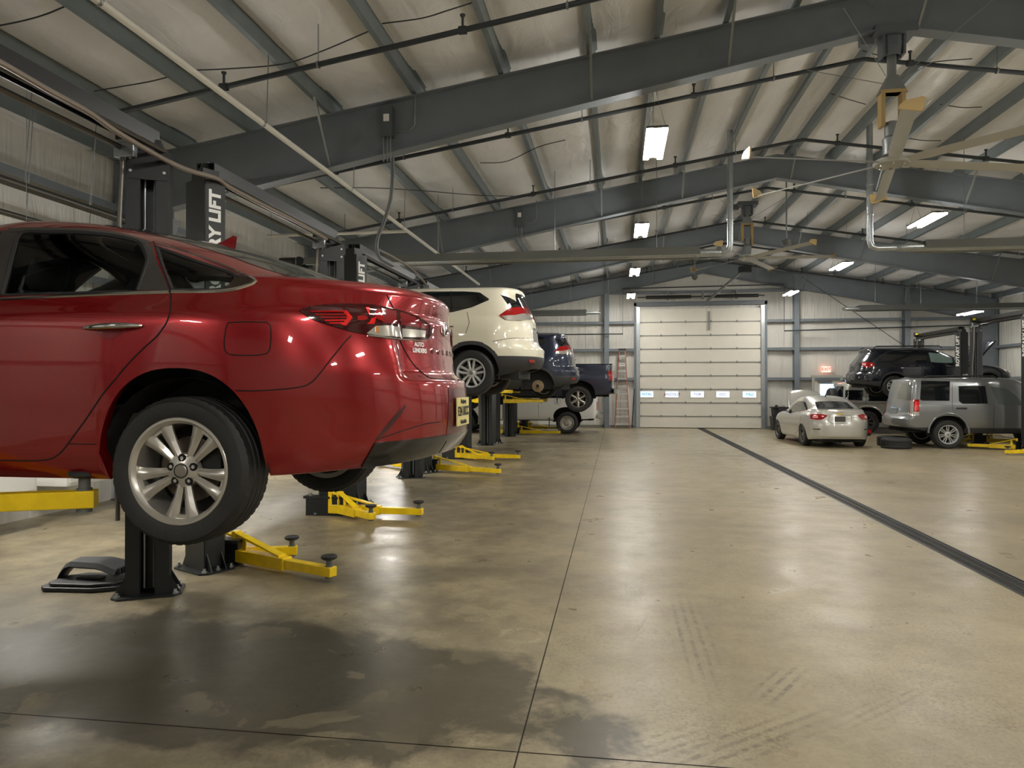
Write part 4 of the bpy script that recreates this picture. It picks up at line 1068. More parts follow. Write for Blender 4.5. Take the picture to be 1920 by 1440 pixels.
# tail lamp: black-red housing with brighter pieces
tl = [(562, 582), (575, 577), (610, 571.5), (650, 570), (691, 571), (720, 575), (745, 580), (772, 590), (795, 602), (809, 615)]
tb = [(562, 583), (570, 590), (583, 598), (600, 605), (620, 611), (650, 620), (677, 626), (720, 632), (760, 635), (797, 635), (809, 622)]
M_LAMP = mat('smoked_red_lens', srgb(58, 6, 10), .08, 0, 1)
L = red.patch('tail_light', 'px', tl, tb, M_LAMP, off=.006, nu=44, nv=10, curve=True)
for g, par in enumerate(L):
    def sub(name, A, B, mt, off=.0095, nu=14, nv=4, curve=False):
        o = red.patch(name, 'px', A, B, mt, off=off, nu=nu, nv=nv, parent=par, curve=curve, deep=-.002)
        # keep only this side's copy
        bpy.data.objects.remove(o[1-g])
    for k in range(5):
        y0 = 585+k*5.2; x0 = 581+k*8.5
        sub('lamp_bar', [(x0, y0), (648+2*(2-abs(k-2)), y0-.5)], [(x0+3, y0+2.2), (648+2*(2-abs(k-2)), y0+2)], M_REDB if k > 2 else M_REDL)
    sub('lamp_bar', [(648, 584), (660, 596), (648, 612), (640, 610)], [(642, 586), (651, 596), (642, 607), (637, 607)], M_REDB)
    sub('lamp_star', [(684, 577), (688, 587), (691, 592)], [(691, 577), (692, 587), (692, 592)], M_REDB)
    sub('lamp_star', [(695, 598), (692, 604), (687, 608)], [(703, 596), (702, 603), (700, 608)], M_REDB)
    sub('lamp_star', [(669, 594), (680, 592), (688, 596)], [(669, 601), (680, 602), (688, 599)], M_REDL)
    sub('lamp_star', [(703, 584), (708, 580), (715, 585)], [(700, 597), (708, 600), (718, 604)], M_REDL)
    sub('lamp_upper_lens', [(714, 580), (730, 582), (741, 584)], [(716, 606), (730, 607), (741, 607)], mat('deep_red_lens', srgb(120, 18, 26), .1, 0, 1), nu=10)
    sub('lamp_upper_lens', [(748, 586), (775, 596), (800, 613)], [(750, 609), (775, 613), (798, 618)], MATS['deep_red_lens'], nu=14)
    sub('reverse_lens', [(703, 612), (725, 611), (747, 613)], [(686, 626), (715, 631), (748, 632)], M_CLEAR)
    sub('turn_lens', [(702, 614), (707, 613)], [(702, 624), (709, 625)], mat('amber_lens', srgb(200, 130, 60), .2, 0, 1), off=.011, nu=4)
    sub('reverse_lens', [(752, 616), (775, 618), (796, 620)], [(752, 632), (775, 632.5), (794, 632)], M_CLEAR)
frame_line([(690, 629), (730, 634), (770, 637), (795, 637), (806, 630), (810, 617)], .004, M_CHROME, 'lamp_chrome', off=.006)
# panel gaps
red.line('px', [(287, 453), (294, 470), (306, 505), (320, 546), (320, 566), (319, 586), (312, 606), (295, 630), (270, 652), (244, 678), (215, 712), (192, 740), (160, 788), (130, 829), (118, 845), (106, 856), (92, 862), (70, 864), (0, 863), (-120, 865), (-260, 868)], .0035)
red.line('px', [(130, 832), (155, 833), (181, 833)], .0025)
red.line('px', [(658, 629), (645, 643), (620, 674), (596, 705), (585, 717), (572, 724), (540, 729), (500, 732), (470, 733), (442, 732)], .0028)
red.line('px', [(725, 553), (731, 565), (736, 576), (743, 590), (747, 610), (749, 637), (758, 656), (769, 675), (780, 689), (799, 705), (806, 709), (820, 711), (853, 712)], .0032)
red.line('px', [(428, 605), (450, 603.5), (490, 603.5), (503, 605), (508, 612), (508, 635), (506, 655), (500, 663), (488, 666), (450, 666.5), (430, 665), (421, 657), (420, 640), (423, 615), (428, 605)], .0028)
red.line('px', [(-26, 440), (-45, 500), (-60, 556), (-62, 640), (-64, 760), (-60, 830), (-56, 866)], .003)
# character creases: slim raised ridges of body colour would be lost in paint; the shoulder crease is a soft fold in the sections
# door handles
def handle(u0, v0, u1, v1):
    for g in (1, -1):
        pts = []
        for k in range(9):
            t_ = k/8; p, nn = red.hit('px', lerp(u0, u1, t_), lerp(v0, v1, t_)); q = p+nn*(.006+.034*sin(pi*min(1, max(0, t_)))**.6); pts.append(Vector((q.x, q.y*g, q.z)))
        MB().tube(pts, [.005, .010, .013, .0145, .0145, .0145, .0135, .011, .006], 12).build('door_handle', M_CHROME, red.root, smooth=50)
handle(157, 616, 268, 611)
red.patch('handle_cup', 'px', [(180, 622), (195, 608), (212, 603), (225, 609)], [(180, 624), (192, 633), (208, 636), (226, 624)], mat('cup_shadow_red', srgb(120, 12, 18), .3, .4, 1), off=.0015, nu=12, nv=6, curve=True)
# diffuser, reflector crease, plate recess, plate, badge, lettering
red.patch('rear_diffuser', 'px', [(703, 829), (745, 826), (790, 821), (826, 816), (860, 811), (880, 807)], [(677, 875), (700, 873), (745, 867), (800, 855), (850, 838), (880, 823)], mat('gloss_black_plastic', srgb(13, 13, 14), .15, 0, .6), off=.008, nu=34, nv=10, deep=.01)
red.patch('bumper_slot', 'px', [(704, 824), (722, 800), (745, 773), (759, 760)], [(710, 823), (728, 806), (748, 782), (761, 762)], mat('slot_dark_red', srgb(60, 8, 12), .3, 0, .5), off=.002, nu=16, nv=3)
red.line('px', [(704, 825), (760, 806), (800, 794), (826, 791)], .0025)
M_PLATE = mat('cream_license_plate', srgb(214, 200, 134), .5); M_INK = mat('black_ink', srgb(24, 24, 26), .6)
red.plate(0, 1.515, 'rear', .305, .152, 'E24 UCC', 'New Jersey', 'Garden State', M_PLATE, M_INK)
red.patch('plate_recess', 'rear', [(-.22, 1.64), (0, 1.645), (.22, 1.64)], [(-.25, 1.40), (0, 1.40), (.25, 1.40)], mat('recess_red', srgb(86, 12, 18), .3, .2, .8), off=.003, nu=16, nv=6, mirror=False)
# badge: oval ring with slanted bar
p, nn = red.hit('rear', 0, 1.965); xa = Vector((0, 0, 1)).cross(nn).normalized(); M = frameM(p+nn*.006, xa, nn.cross(xa))
mb = MB(); mb.tube([(.062*cos(a), .034*sin(a), 0) for a in [2*pi*k/28 for k in range(29)]], .005, 6)
mb.bar((-.028, -.024, 0), (-.014, .024, 0), .01, .008); mb.bar((.014, -.024, 0), (.028, .024, 0), .01, .008); mb.bar((-.026, -.006, 0), (.026, .006, 0), .008, .01)
mb.xf(M).build('badge', M_CHROME, red.root, smooth=40)
for i, ch in enumerate('SONATA'):
    red.text('lettering', ch, 'rear', -.225+.09*i, 1.835, .034, M_CHROME, bold=.002, depth=.003)
p, nn = red.hit('px', 786, 652)
st = red.text('dealer_sticker', 'AUTO\nLENDERS', 'px', 786, 652, .031, M_WHITE, bold=.001, off=.002, depth=.0006)
# mirrors, shark fin, underbody
for g in (-1, 1):
    mb = MB(); mb.lathe([(0, -.1), (.05, -.09), (.075, -.04), (.08, .03), (.06, .09), (0, .1)], (-1.95, g*1.0, 2.14), 'y', 14); mb.bar((-1.93, g*.84, 2.09), (-1.95, g*.98, 2.1), .05, .03); mb.build('side_mirror', P_RED, red.root, smooth=50)
p, nn = red.hit('top', -.30, 0.0)
mb = MB(); rows = []
for k in range(7):
    q = k/6; w0 = .028*(1-q)+.002
    rows.append([(p.x-.11+.15*q**1.0, -w0, p.z-.01+.085*q), (p.x-.11+.13*q+.02, -w0*1.3, p.z-.01+.085*q), (p.x+.05+.012*q, 0, p.z-.02+.085*q), (p.x-.11+.13*q+.02, w0*1.3, p.z-.01+.085*q), (p.x-.11+.15*q, w0, p.z-.01+.085*q)])
mb.grid(rows, closed=True); mb.add(rows[-1], [(0,1,2,3,4)])
mb.build('shark_fin_antenna', P_RED, red.root, smooth=50)
red.under(-3.2, .72, 1.27, .70, 1.42, zc=1.29)
red.wells((-.008, -2.805), .412, 1.28, .905, .01)
for x in (0, -2.805):
    for sd in (-1, 1):
        make_wheel(red, x, sd, .334, .225, .236, 'double5', 1.272, .925, simple=(x < -1))
# interior: seats, parcel shelf, dark cabin floor
M_SEAT = mat('charcoal_seat', srgb(66, 66, 62), .8)
def seat(x, y, n_='seat'):
    mb = MB(); mb.lathe([(0, -.25), (.08, -.24), (.1, -.2), (.1, .2), (.08, .24), (0, .25)], (x, y, 1.75), 'y', 12)
    secs = []
    for (zz_, hx, hy) in ((1.62, .08, .22), (1.75, .1, .25), (1.95, .09, .24), (2.10, .07, .2), (2.16, .04, .12)):
        secs.append([(x+.06+(zz_-1.6)*.32+hx*cos(a), y+hy*sin(a), zz_) for a in [2*pi*k/16 for k in range(16)]])
    mb.grid(secs, closed=True); mb.add(secs[-1], [tuple(range(16))])
    secs = []
    for (zz_, hx, hy) in ((2.17, .03, .09), (2.2, .055, .125), (2.27, .06, .13), (2.33, .05, .115), (2.355, .02, .06)):
        secs.append([(x+.1+(zz_-1.6)*.3+hx*cos(a), y+hy*sin(a), zz_) for a in [2*pi*k/16 for k in range(16)]])
    mb.grid(secs, closed=True); mb.add(secs[-1], [tuple(range(16))])
    mb.tube([(x+.24, y-.05, 2.12), (x+.27, y-.05, 2.2)], .008, 6); mb.tube([(x+.24, y+.05, 2.12), (x+.27, y+.05, 2.2)], .008, 6)
    return mb.build('seat', M_SEAT, red.root, smooth=50)
for y in (-.38, .38): seat(-1.42, y)
mb = MB(); mb.box((-.42, 0, 1.85), (.28, 1.3, .4)); mb.box((-.1, 0, 2.05), (.5, 1.4, .03))
for y in (-.4, .4): mb.box((-.34, y, 2.08), (.1, .26, .08))
mb.build('rear_bench', M_SEAT, red.root, bevel=.04)
mb = MB(); mb.box((-1.2, 0, 1.5), (2.6, 1.5, .05)); mb.box((-2.1, 0, 1.85), (.5, 1.4, .4)); mb.build('cabin_floor', M_SEAT, red.root)
red.finish()
# cut the window openings out of the body
def inside(poly, x, y):
    c = False; n_ = len(poly)
    for i in range(n_):
        x1, y1 = poly[i]; x2, y2 = poly[(i+1) % n_]
        if (y1 > y) != (y2 > y) and x < (x2-x1)*(y-y1)/(y2-y1)+x1: c = not c
    return c
def proj(p):
    d = -p.x*SN+p.y*CS; l = p.x*CS+p.y*SN; return 960+F*l/d, 725-F*(p.z-CH)/d
polys = [DG_T+DG_B[::-1], QG_T+QG_B[::-1]]
fpoly = fwT+fwB[::-1]
bm = bmesh.new(); bm.from_mesh(body.data); kill = []
for f in bm.faces:
    c = f.calc_center_median()
    if c.z < 2.04 or c.z > 2.48: continue
    q = Vector((c.x, -abs(c.y), c.z)); wpt = red.W @ q; u, v = proj(wpt)
    if (-2.10 < c.x < -1.46 and abs(c.y) < .68 and c.z > 2.125) or abs(c.y) > .45 and (any(inside(pl, u, v) for pl in polys) or inside(fpoly, c.x, c.z)): kill.append(f)
bmesh.ops.delete(bm, geom=kill, context='FACES'); bm.to_mesh(body.data); bm.free()
# ============================================================ THE OTHER VEHICLES
M_CLAD = mat('grey_black_cladding', srgb(52, 52, 54), .6)
M_CHR2 = mat('bright_bumper_chrome', srgb(190, 190, 188), .15, 1)
def four_wheels(c, wb, R, w_, rr, style, zc, yo, rim_m=None, skip=()):
    for x in (0, -wb):
        for sd in (-1, 1):
            if (x, sd) in skip: continue
            make_wheel(c, x, sd, R, w_, rr, style, zc, yo, rim_m, simple=True, seg=48)
def mirrors(c, x, y, z, mt, size=1.0):
    for g in (-1, 1):
        mb = MB(); mb.box((x, g*(y+.14), z+.06), (.1*size, .2*size, .15*size)); mb.bar((x, g*y*.97, z), (x, g*(y+.06), z+.02), .05, .04); mb.build('side_mirror', mt, c.root, bevel=.02)
def rails(c, y, z, x0, x1, mt):
    for g in (-1, 1):
        MB().tube([(x0, g*y, z-.03), (x0+.08, g*y, z+.035), (x1-.08, g*y, z+.035), (x1, g*y, z-.03)], .018, 8).build('roof_rail', mt, c.root, smooth=50)
# ---------------------------------------------------------------- white SUV and its dark blue twin
P_WHT = paint('cream_white_paint', srgb(226, 220, 198), .05, .3)
X0 = pw(883, 699, 10.45).x
suv = Car('suv', 'cream white hatchback SUV raised high on the lift behind the red sedan', 'car', (X0, 11.35, 1.51), 0, P_WHT)
SR = [(.28, .82, -3.45, .70, .9, .7), (.36, .86, -3.55, .84, .9, .75), (.48, .90, -3.64, .97, .9, .85), (.58, .915, -3.67, 1.0, .9, .88), (.72, .92, -3.68, 1.0, .9, .88), (.77, .92, -3.67, .955, .9, .85), (.85, .92, -3.63, .90, .9, .8), (.97, .918, -3.52, .885, .9, .8),
      (1.06, .908, -3.25, .875, .9, .8), (1.13, .89, -2.9, .865, .9, .78), (1.20, .865, -2.50, .85, .8, .75), (1.28, .842, -2.35, .82, .7, .7), (1.40, .80, -2.12, .755, .6, .6), (1.50, .762, -1.92, .70, .6, .55), (1.57, .73, -1.78, .675, .5, .5), (1.615, .70, -1.66, .68, .5, .45), (1.65, .64, -1.52, .675, .5, .4), (1.675, .56, -1.4, .62, .5, .4), (1.69, .46, -1.25, .5, .45, .4)]
suv.body(SR, [(-3.7, .30), (-.45, .27), (.45, .30), (1.0, .42)], [(0, .30, .42, .47, 2.2), (-2.705, .30, .42, .47, 2.2)], 1.0, n=3.0, m=2.6, xkr=.52, xkf=-3.25, ncol=70, ncor=34, dz=.025, crown=.03, wb=2.705, clad=(.60, .055), cladm=M_CLAD)
WT = [(-1.95, 1.24), (-1.65, 1.43), (-1.25, 1.57), (-.7, 1.605), (-.14, 1.595), (.10, 1.575), (.25, 1.47)]; WB_ = [(-1.95, 1.2), (-1.2, 1.19), (-.6, 1.23), (-.29, 1.27), (-.0, 1.34), (.25, 1.45)]
suv.patch('side_window', 'side', WT, WB_, M_GLASS, off=.005, nu=40, nv=8)
suv.line('side', [(-.35, 1.6), (-.30, 1.27)], .008, off=.008); suv.line('side', [(-1.15, 1.6), (-1.12, 1.2)], .01, off=.008)
suv.patch('rear_window', 'rear', [(-.46, 1.585), (-.2, 1.59), (.2, 1.59), (.46, 1.585)], [(-.66, 1.27), (-.2, 1.23), (.2, 1.23), (.66, 1.27)], M_GLASS, off=.005, nu=20, nv=8, mirror=False)
suv.patch('quarter_window', 'px', [(938, 553), (953, 557), (966, 564), (980, 575.5), (993, 584.3)], [(938, 552), (945, 561), (951, 570), (957, 577), (993, 585)], M_GLASS, off=.004, nu=14, nv=6)
suv.patch('windshield', 'front', [(-.6, 1.58), (0, 1.6), (.6, 1.58)], [(-.68, 1.26), (0, 1.24), (.68, 1.26)], M_GLASS, off=.005, nu=16, nv=8, mirror=False)
TLp = suv.patch('tail_light', 'px', [(936, 591), (955, 577.5), (975, 576), (996, 578)], [(936, 592), (948, 600), (975, 601.5), (997, 599)], M_REDL, off=.010, nu=20, nv=6)
for g, par in enumerate(TLp):
    o = suv.patch('reverse_lens', 'px', [(940, 592.5), (965, 591), (980, 588), (996, 589)], [(948, 600), (965, 601), (980, 601), (996, 599)], M_CLEAR, off=.013, nu=16, nv=4, parent=par); bpy.data.objects.remove(o[1-g])
suv.line('px', [(876, 585), (880, 605), (873, 625)], .004); suv.line('px', [(923, 640), (960, 634), (1010, 634)], .004)
suv.patch('bumper_reflector', 'px', [(991, 674), (1002, 675)], [(991, 680), (1002, 680)], M_REDL, off=.01, nu=6, nv=3)
suv.patch('license_recess', 'rear', [(-.3, 1.0), (.3, 1.0)], [(-.32, .84), (.32, .84)], mat('recess_grey', srgb(120, 118, 110), .5), off=.004, nu=10, nv=4, mirror=False)
suv.patch('hatch_chrome', 'rear', [(-.33, 1.06), (.33, 1.06)], [(-.33, 1.02), (.33, 1.02)], M_CHROME, off=.02, nu=10, nv=2, mirror=False)
for g in (-1, 1):
    pass
suv.line('side', [(-3.1, 1.0), (-2.95, .75)], .004)
hd = MB(); h_ = suv.line('side', [(-.45, 1.03), (-.26, 1.04)], .014, mb=hd, off=.03, mirror=False); hd = None
for g in (1, -1): MB().tube([Vector((p.x, p.y*g, p.z)) for p in h_], .013, 8).build('door_handle', M_CHROME, suv.root, smooth=50)
suv.under(-3.1, .7, .26, .7, .5, zc=.345); suv.wells((0, -2.705), .42, .36, .90)
four_wheels(suv, 2.705, .348, .225, .218, ('spokes', 5, .035, .042, .045), .345, .92)
mirrors(suv, -1.85, .86, 1.2, P_WHT)
suv.finish()
def copy_tree(o, par=None):
    c = o.copy(); COL.objects.link(c)
    if par is not None: c.parent = par
    for ch in list(o.children): copy_tree(ch, c)
    return c
P_NAVY = paint('dark_blue_paint', srgb(20, 30, 54), .3, .28)
X1 = pw(1008, 723, 17.6).x
s2 = copy_tree(suv.root); s2.location = (X1, 18.4, 1.32); s2['label'] = 'dark navy blue hatchback SUV on a lift with its near rear wheel taken off'
wheels2 = [ch for ch in s2.children if ch.name.startswith('wheel') and not ch.name.startswith('wheel_liner')]
def swap(o):
    if o.type == 'MESH' and P_WHT in list(o.data.materials):
        o.data = o.data.copy()
        for i, m_ in enumerate(o.data.materials):
            if m_ == P_WHT: o.data.materials[i] = P_NAVY
    for ch in o.children: swap(ch)
swap(s2)
kill_w = [w_ for w_ in wheels2 if max(v.co.x for v in w_.data.vertices) > -1 and sum(v.co.y for v in w_.data.vertices) < 0]
for w_ in kill_w:
    for ch in list(w_.children): bpy.data.objects.remove(ch)
    bpy.data.objects.remove(w_)
mb = MB(); mb.lathe([(0, -.80), (.035, -.80), (.04, -.77), (.085, -.765), (.09, -.72), (.15, -.715), (.15, -.69), (.0, -.69)], (0, 0, .345), 'y', 30)
for k in range(5): mb.tube([(.055*cos(k*1.257), -.83, .345+.055*sin(k*1.257)), (.055*cos(k*1.257), -.76, .345+.055*sin(k*1.257))], .007, 6)
mb.build('brake_hub', mat('rusty_hub', srgb(150, 132, 104), .4, .7), s2, smooth=35)
o = MB().tube([(-1.0, .0, 1.68), (-.78, 0, 1.86)], .006, 6).build('roof_antenna', M_BLACKM, s2)
# ---------------------------------------------------------------- pickup trucks
def truck(label, loc, pnt, xe, wr, style, rim, tails, chrome_px, tonneau, clad=None):
    c = Car('pickup_truck', label, 'truck', loc, 0, pnt)
    rows = [(.46, .92, -4.45, xe-.06, .5, .25), (.52, .96, -4.55, xe-.03, .5, .25), (.62, .985, -4.62, xe, .5, .25), (.80, 1.0, -4.66, xe, .5, .25), (1.0, 1.0, -4.64, xe, .5, .25), (1.12, .985, -4.6, xe-.005, .5, .25), (1.20, .985, -4.45, xe-.01, .5, .22), (1.34, .975, -4.1, xe-.015, .6, .2), (1.39, .965, -3.9, xe-.02, .6, .2), (1.41, .945, -3.7, xe-.04, .6, .2)]
    c.body(rows, [(-4.7, .5), (-.6, .48), (.6, .52), (1.2, .56)], [(0, .48, .50, .46, 2.4), (-3.68, .48, .50, .46, 2.4)], 1.1, n=4, m=3.2, xkr=.62, xkf=-4.3, ncol=80, ncor=24, dz=.04, crown=.01, wb=3.68)
    cab = [(1.36, .93, -3.35, -1.02, .5, .14), (1.5, .89, -3.1, -1.05, .5, .14), (1.7, .83, -2.8, -1.08, .5, .14), (1.84, .77, -2.6, -1.12, .5, .14), (1.91, .68, -2.45, -1.2, .4, .2), (1.93, .58, -2.3, -1.3, .4, .2)]
    b0 = c.bvh; v0 = c.verts
    c.body(cab, [(-4, 1.36), (-1, 1.36)], [], 1.38, n=4, m=3.2, xkr=-1.3, xkf=-2.7, ncol=20, ncor=14, dz=.05, crown=.03, wb=3.68, name='cab', lip=0)
    c.patch('side_window', 'side', [(-2.9, 1.56), (-2.65, 1.80), (-2.1, 1.82), (-1.25, 1.81)], [(-2.95, 1.45), (-2.5, 1.44), (-2.0, 1.44), (-1.22, 1.46)], M_GLASS, off=.005, nu=20, nv=5)
    c.patch('rear_window', 'rear', [(-.62, 1.78), (.62, 1.78)], [(-.66, 1.46), (.66, 1.46)], M_GLASS, off=.005, nu=10, nv=4, mirror=False)
    c.bvh = b0
    if tonneau: MB().box(((xe-1.1)/2, 0, 1.425), (xe+1.0, 1.84, .03)).build('bed_cover', M_BLACKM, c.root, bevel=.01)
    A, B = tails; c.patch('tail_light', 'px', A, B, M_REDL, off=.012, nu=6, nv=8)
    mb = MB(); mb.box((xe+.06, 0, .62), (.16, 1.9, .18)); mb.box((xe-.05, 0, .56), (.3, .5, .06)); mb.build('rear_bumper', M_CHR2, c.root, bevel=.03)
    c.patch('tailgate_handle', 'rear', [(-.12, 1.22), (.12, 1.22)], [(-.12, 1.12), (.12, 1.12)], M_BLACKM, off=.008, nu=4, nv=3, mirror=False)
    for x in (-1.0, -2.05): c.line('side', [(x, 1.36), (x, .55)], .005)
    c.line('side', [(-.9, 1.3), (-.25, 1.3)], .003)
    c.under(-4.1, .9, .46, .6, .62, zc=wr); c.wells((0, -3.68), .50, .52, .97)
    make_w = dict(R=wr, w_=.26, rr=wr*.60)
    for x in (0, -3.68):
        for sd in (-1, 1): make_wheel(c, x, sd, wr, .26, wr*.62, style, wr, .99, rim, simple=True, seg=48)
    mirrors(c, -2.75, .93, 1.42, M_BLACKM, 1.3)
    MB().box((-.62, -.985, .42), (.03, .02, .3)).build('mud_flap', M_BLACKM, c.root)
    return c
Xa = pw(1084, 749, 21.1).x
tk = truck('dark blue pickup truck raised on a lift, seen from its tail', (Xa, 22.05, .89), P_NAVY, 1.05, .39, ('spokes', 6, .05, .07, 0), M_CHR2, ([(1139, 696), (1154.5, 695.5)], [(1143, 713.5), (1154.5, 714)]), None, True)
tk.finish()
P_WHT2 = paint('plain_white_paint', srgb(216, 216, 210), .0, .35)
Xb = pw(1063, 795, 24.8).x
tw = truck('white pickup truck standing on the floor by the end wall', (Xb, 25.8, 0), P_WHT2, 1.08, .385, 'steel', M_RIM, ([(1118.5, 753), (1124, 752)], [(1118.5, 769), (1124, 769)]), None, False)
tw.line('side', [(-.42, 1.22), (-.26, 1.22), (-.24, 1.2), (-.24, 1.06), (-.26, 1.04), (-.42, 1.04), (-.44, 1.06), (-.44, 1.2), (-.42, 1.22)], .005, mirror=False)
tw.finish()
# ---------------------------------------------------------------- silver sedan, hood up
P_SIL = paint('silver_paint', srgb(196, 194, 186), .55, .28)
RC = [(max(.16, (z-1.03)*.985), hw*.955, xf*.94, xr*.93, a*.95, b*.95) for (z, hw, xf, xr, a, b) in RR]
cz = Car('sedan', 'silver sedan with its hood raised, parked on the floor facing the end wall', 'car', (5.95, 20.9, 0), -pi/2+radians(2.5), P_SIL, scale=.935)
cz.body(RC, [(-3.6, .2), (-.4, .2), (.4, .22), (1.0, .27)], [(0, .2, .37, .46, 2.2), (-2.7, .2, .37, .46, 2.2)], .8, n=2.7, m=2.5, xkr=.45, xkf=-3.1, ncol=70, ncor=36, dz=.02, crown=.02, wb=2.7)
cz.patch('rear_window', 'px', [(1528, 754), (1545, 752.5), (1570, 752.5), (1588, 755)], [(1532, 767), (1550, 768.5), (1580, 768), (1601, 766)], M_GLASS, off=.006, nu=18, nv=8, mirror=False)
cz.patch('side_window', 'px', [(1479, 773), (1487, 760), (1497, 753), (1505, 752), (1511, 755)], [(1480, 775), (1490, 773), (1500, 771.5), (1508, 770), (1515, 768)], M_GLASS, off=.006, nu=20, nv=6)
L_ = cz.patch('tail_light', 'px', [(1519, 777.5), (1528, 776), (1540, 776.5), (1551.5, 779)], [(1520, 785), (1530, 787), (1542, 787), (1550, 781)], M_REDL, off=.01, nu=14, nv=5)
for g, par in enumerate(L_):
    o = cz.patch('lamp_ring', 'px', [(1524, 779), (1534, 779)], [(1524, 784), (1534, 784)], mat('pink_lens', srgb(235, 160, 160), .2, 0, 1), off=.014, nu=6, nv=3, parent=par); bpy.data.objects.remove(o[1-g])
cz.patch('license_plate', 'px', [(1565, 781), (1585, 781)], [(1565, 791), (1585, 791)], mat('dark_plate', srgb(52, 48, 44), .5), off=.015, nu=6, nv=4, mirror=False)
cz.patch('badge', 'px', [(1570, 775.5), (1575, 774.8), (1580, 775.5)], [(1570, 777.5), (1575, 778), (1580, 777.5)], mat('gold_badge', srgb(200, 168, 70), .3, .8), off=.014, nu=6, nv=3, mirror=False)
cz.line('px', [(1527, 783), (1552, 779), (1556, 780), (1551, 788), (1558, 794), (1592, 793.5), (1599, 788), (1596, 781)], .006, mirror=False, mb=None)
cz.line('px', [(1500, 770), (1500, 790), (1497, 806), (1490, 815)], .004)
cz.patch('bumper_slot', 'px', [(1524, 803.5), (1538, 804)], [(1525, 805), (1538, 806)], M_SEAM, off=.006, nu=6, nv=2)
cz.under(-3.0, .7, .17, .62, .35, zc=.32); cz.wells((0, -2.7), .37, .33, .86)
four_wheels(cz, 2.7, .325, .215, .2, ('spokes', 5, .04, .06, 0), .325, .875, mat('dark_alloy', srgb(110, 110, 108), .35, .7))
mirrors(cz, -1.75, .83, .99, M_BLACKM)
MB().tube([(-.62, 0, 1.44), (-.52, 0, 1.54)], .02, 8).build('roof_antenna', M_BLACKM, cz.root)
mb = MB(); rows = []
for k in range(9):
    q = k/8; rows.append([(-2.05-q*.80, lerp(.66, .56-.1*q, q)*j/6, 1.0+q*.66+.05*sin(pi*q)-.06*(j/6)**2) for j in range(-6, 7)])
mb.grid(rows); hoo = mb.build('raised_hood', P_SIL, cz.root, smooth=60, recalc=False); sm = hoo.modifiers.new('s', 'SOLIDIFY'); sm.thickness = .035
MB().tube([(-2.9, .5, .9), (-2.75, .45, 1.55)], .01, 6).build('hood_prop', M_GREYC, cz.root)
cz.finish()
# ---------------------------------------------------------------- grey boxy SUV on the right
P_GRY = paint('grey_paint', srgb(122, 124, 124), .5, .3)
X3 = pw(1779, 818, 20.3).x
lr = Car('suv', 'grey boxy off-road SUV at the right edge, standing on the floor inside a lift', 'car', (X3, 21.27, 0), pi, P_GRY)
BR = [(.44, .88, -3.5, .95, .5, .35), (.52, .93, -3.65, 1.06, .5, .35), (.62, .95, -3.72, 1.12, .5, .35), (.78, .957, -3.75, 1.13, .5, .35), (.83, .957, -3.75, 1.07, .5, .3), (.95, .957, -3.72, 1.0, .5, .28), (1.08, .95, -3.66, .985, .5, .28), (1.16, .94, -3.3, .975, .5, .28), (1.22, .925, -2.55, .965, .5, .28), (1.5, .865, -2.3, .93, .5, .25), (1.74, .81, -2.05, .885, .5, .25), (1.82, .775, -1.92, .86, .5, .25), (1.87, .70, -1.78, .80, .5, .25), (1.885, .60, -1.6, .72, .4, .25)]
lr.body(BR, [(-3.8, .45), (-.5, .42), (.5, .46), (1.2, .56)], [(0, .42, .46, .46, 2.4), (-2.885, .42, .46, .46, 2.4)], 1.08, n=3.6, m=3.2, xkr=.62, xkf=-3.4, ncol=80, ncor=26, dz=.03, crown=.02, wb=2.885, clad=(.56, .0), cladm=M_CLAD)
lr.patch('side_window', 'px', [(1727, 714), (1781, 715)], [(1725, 749), (1729, 751.5), (1780, 751.5)], M_GLASS, off=.006, nu=14, nv=8)
lr.patch('side_window', 'px', [(1797, 724), (1847, 724)], [(1798, 752), (1804, 757), (1852, 757)], M_GLASS, off=.006, nu=14, nv=8)
lr.patch('side_window', 'px', [(1857, 725), (1885, 728), (1905, 742), (1916, 756)], [(1872, 758), (1890, 760), (1905, 760), (1918, 760)], mat('hazy_car_glass', srgb(84, 92, 90), .08, 0, .6), off=.006, nu=14, nv=8)
lr.patch('rear_window', 'px', [(1688, 719), (1711, 718)], [(1680, 748), (1707, 751)], mat('grey_car_glass', srgb(96, 98, 92), .08, 0, .7), off=.006, nu=10, nv=8, mirror=False)
L_ = lr.patch('tail_light', 'px', [(1706.5, 750), (1723, 749)], [(1705.5, 780), (1723, 780)], M_REDL, off=.012, nu=8, nv=10)
for g, par in enumerate(L_):
    for (a, b, c_, d_, mt) in ((1707, 751, 1713, 780, M_CLEAR), (1713, 772, 1723, 780, M_CLEAR), (1715, 753, 1722, 770, M_REDB)):
        o = lr.patch('lamp_lens', 'px', [(a, b), (c_, b)], [(a, d_), (c_, d_)], mt, off=.016, nu=5, nv=6, parent=par); bpy.data.objects.remove(o[1-g])
for pts in ([(1785, 712), (1786, 780)], [(1864, 760), (1863, 812)]): lr.line('px', pts, .005)
for g, q in ((1, 0), (-1, 1)):
    h_ = lr.line('px', [(1793, 765.5), (1812, 765.5)], .01, mb=MB(), mirror=False, off=.03); MB().tube([Vector((p.x, p.y*g, p.z)) for p in h_], .016, 8).build('door_handle', M_BLACKM, lr.root)
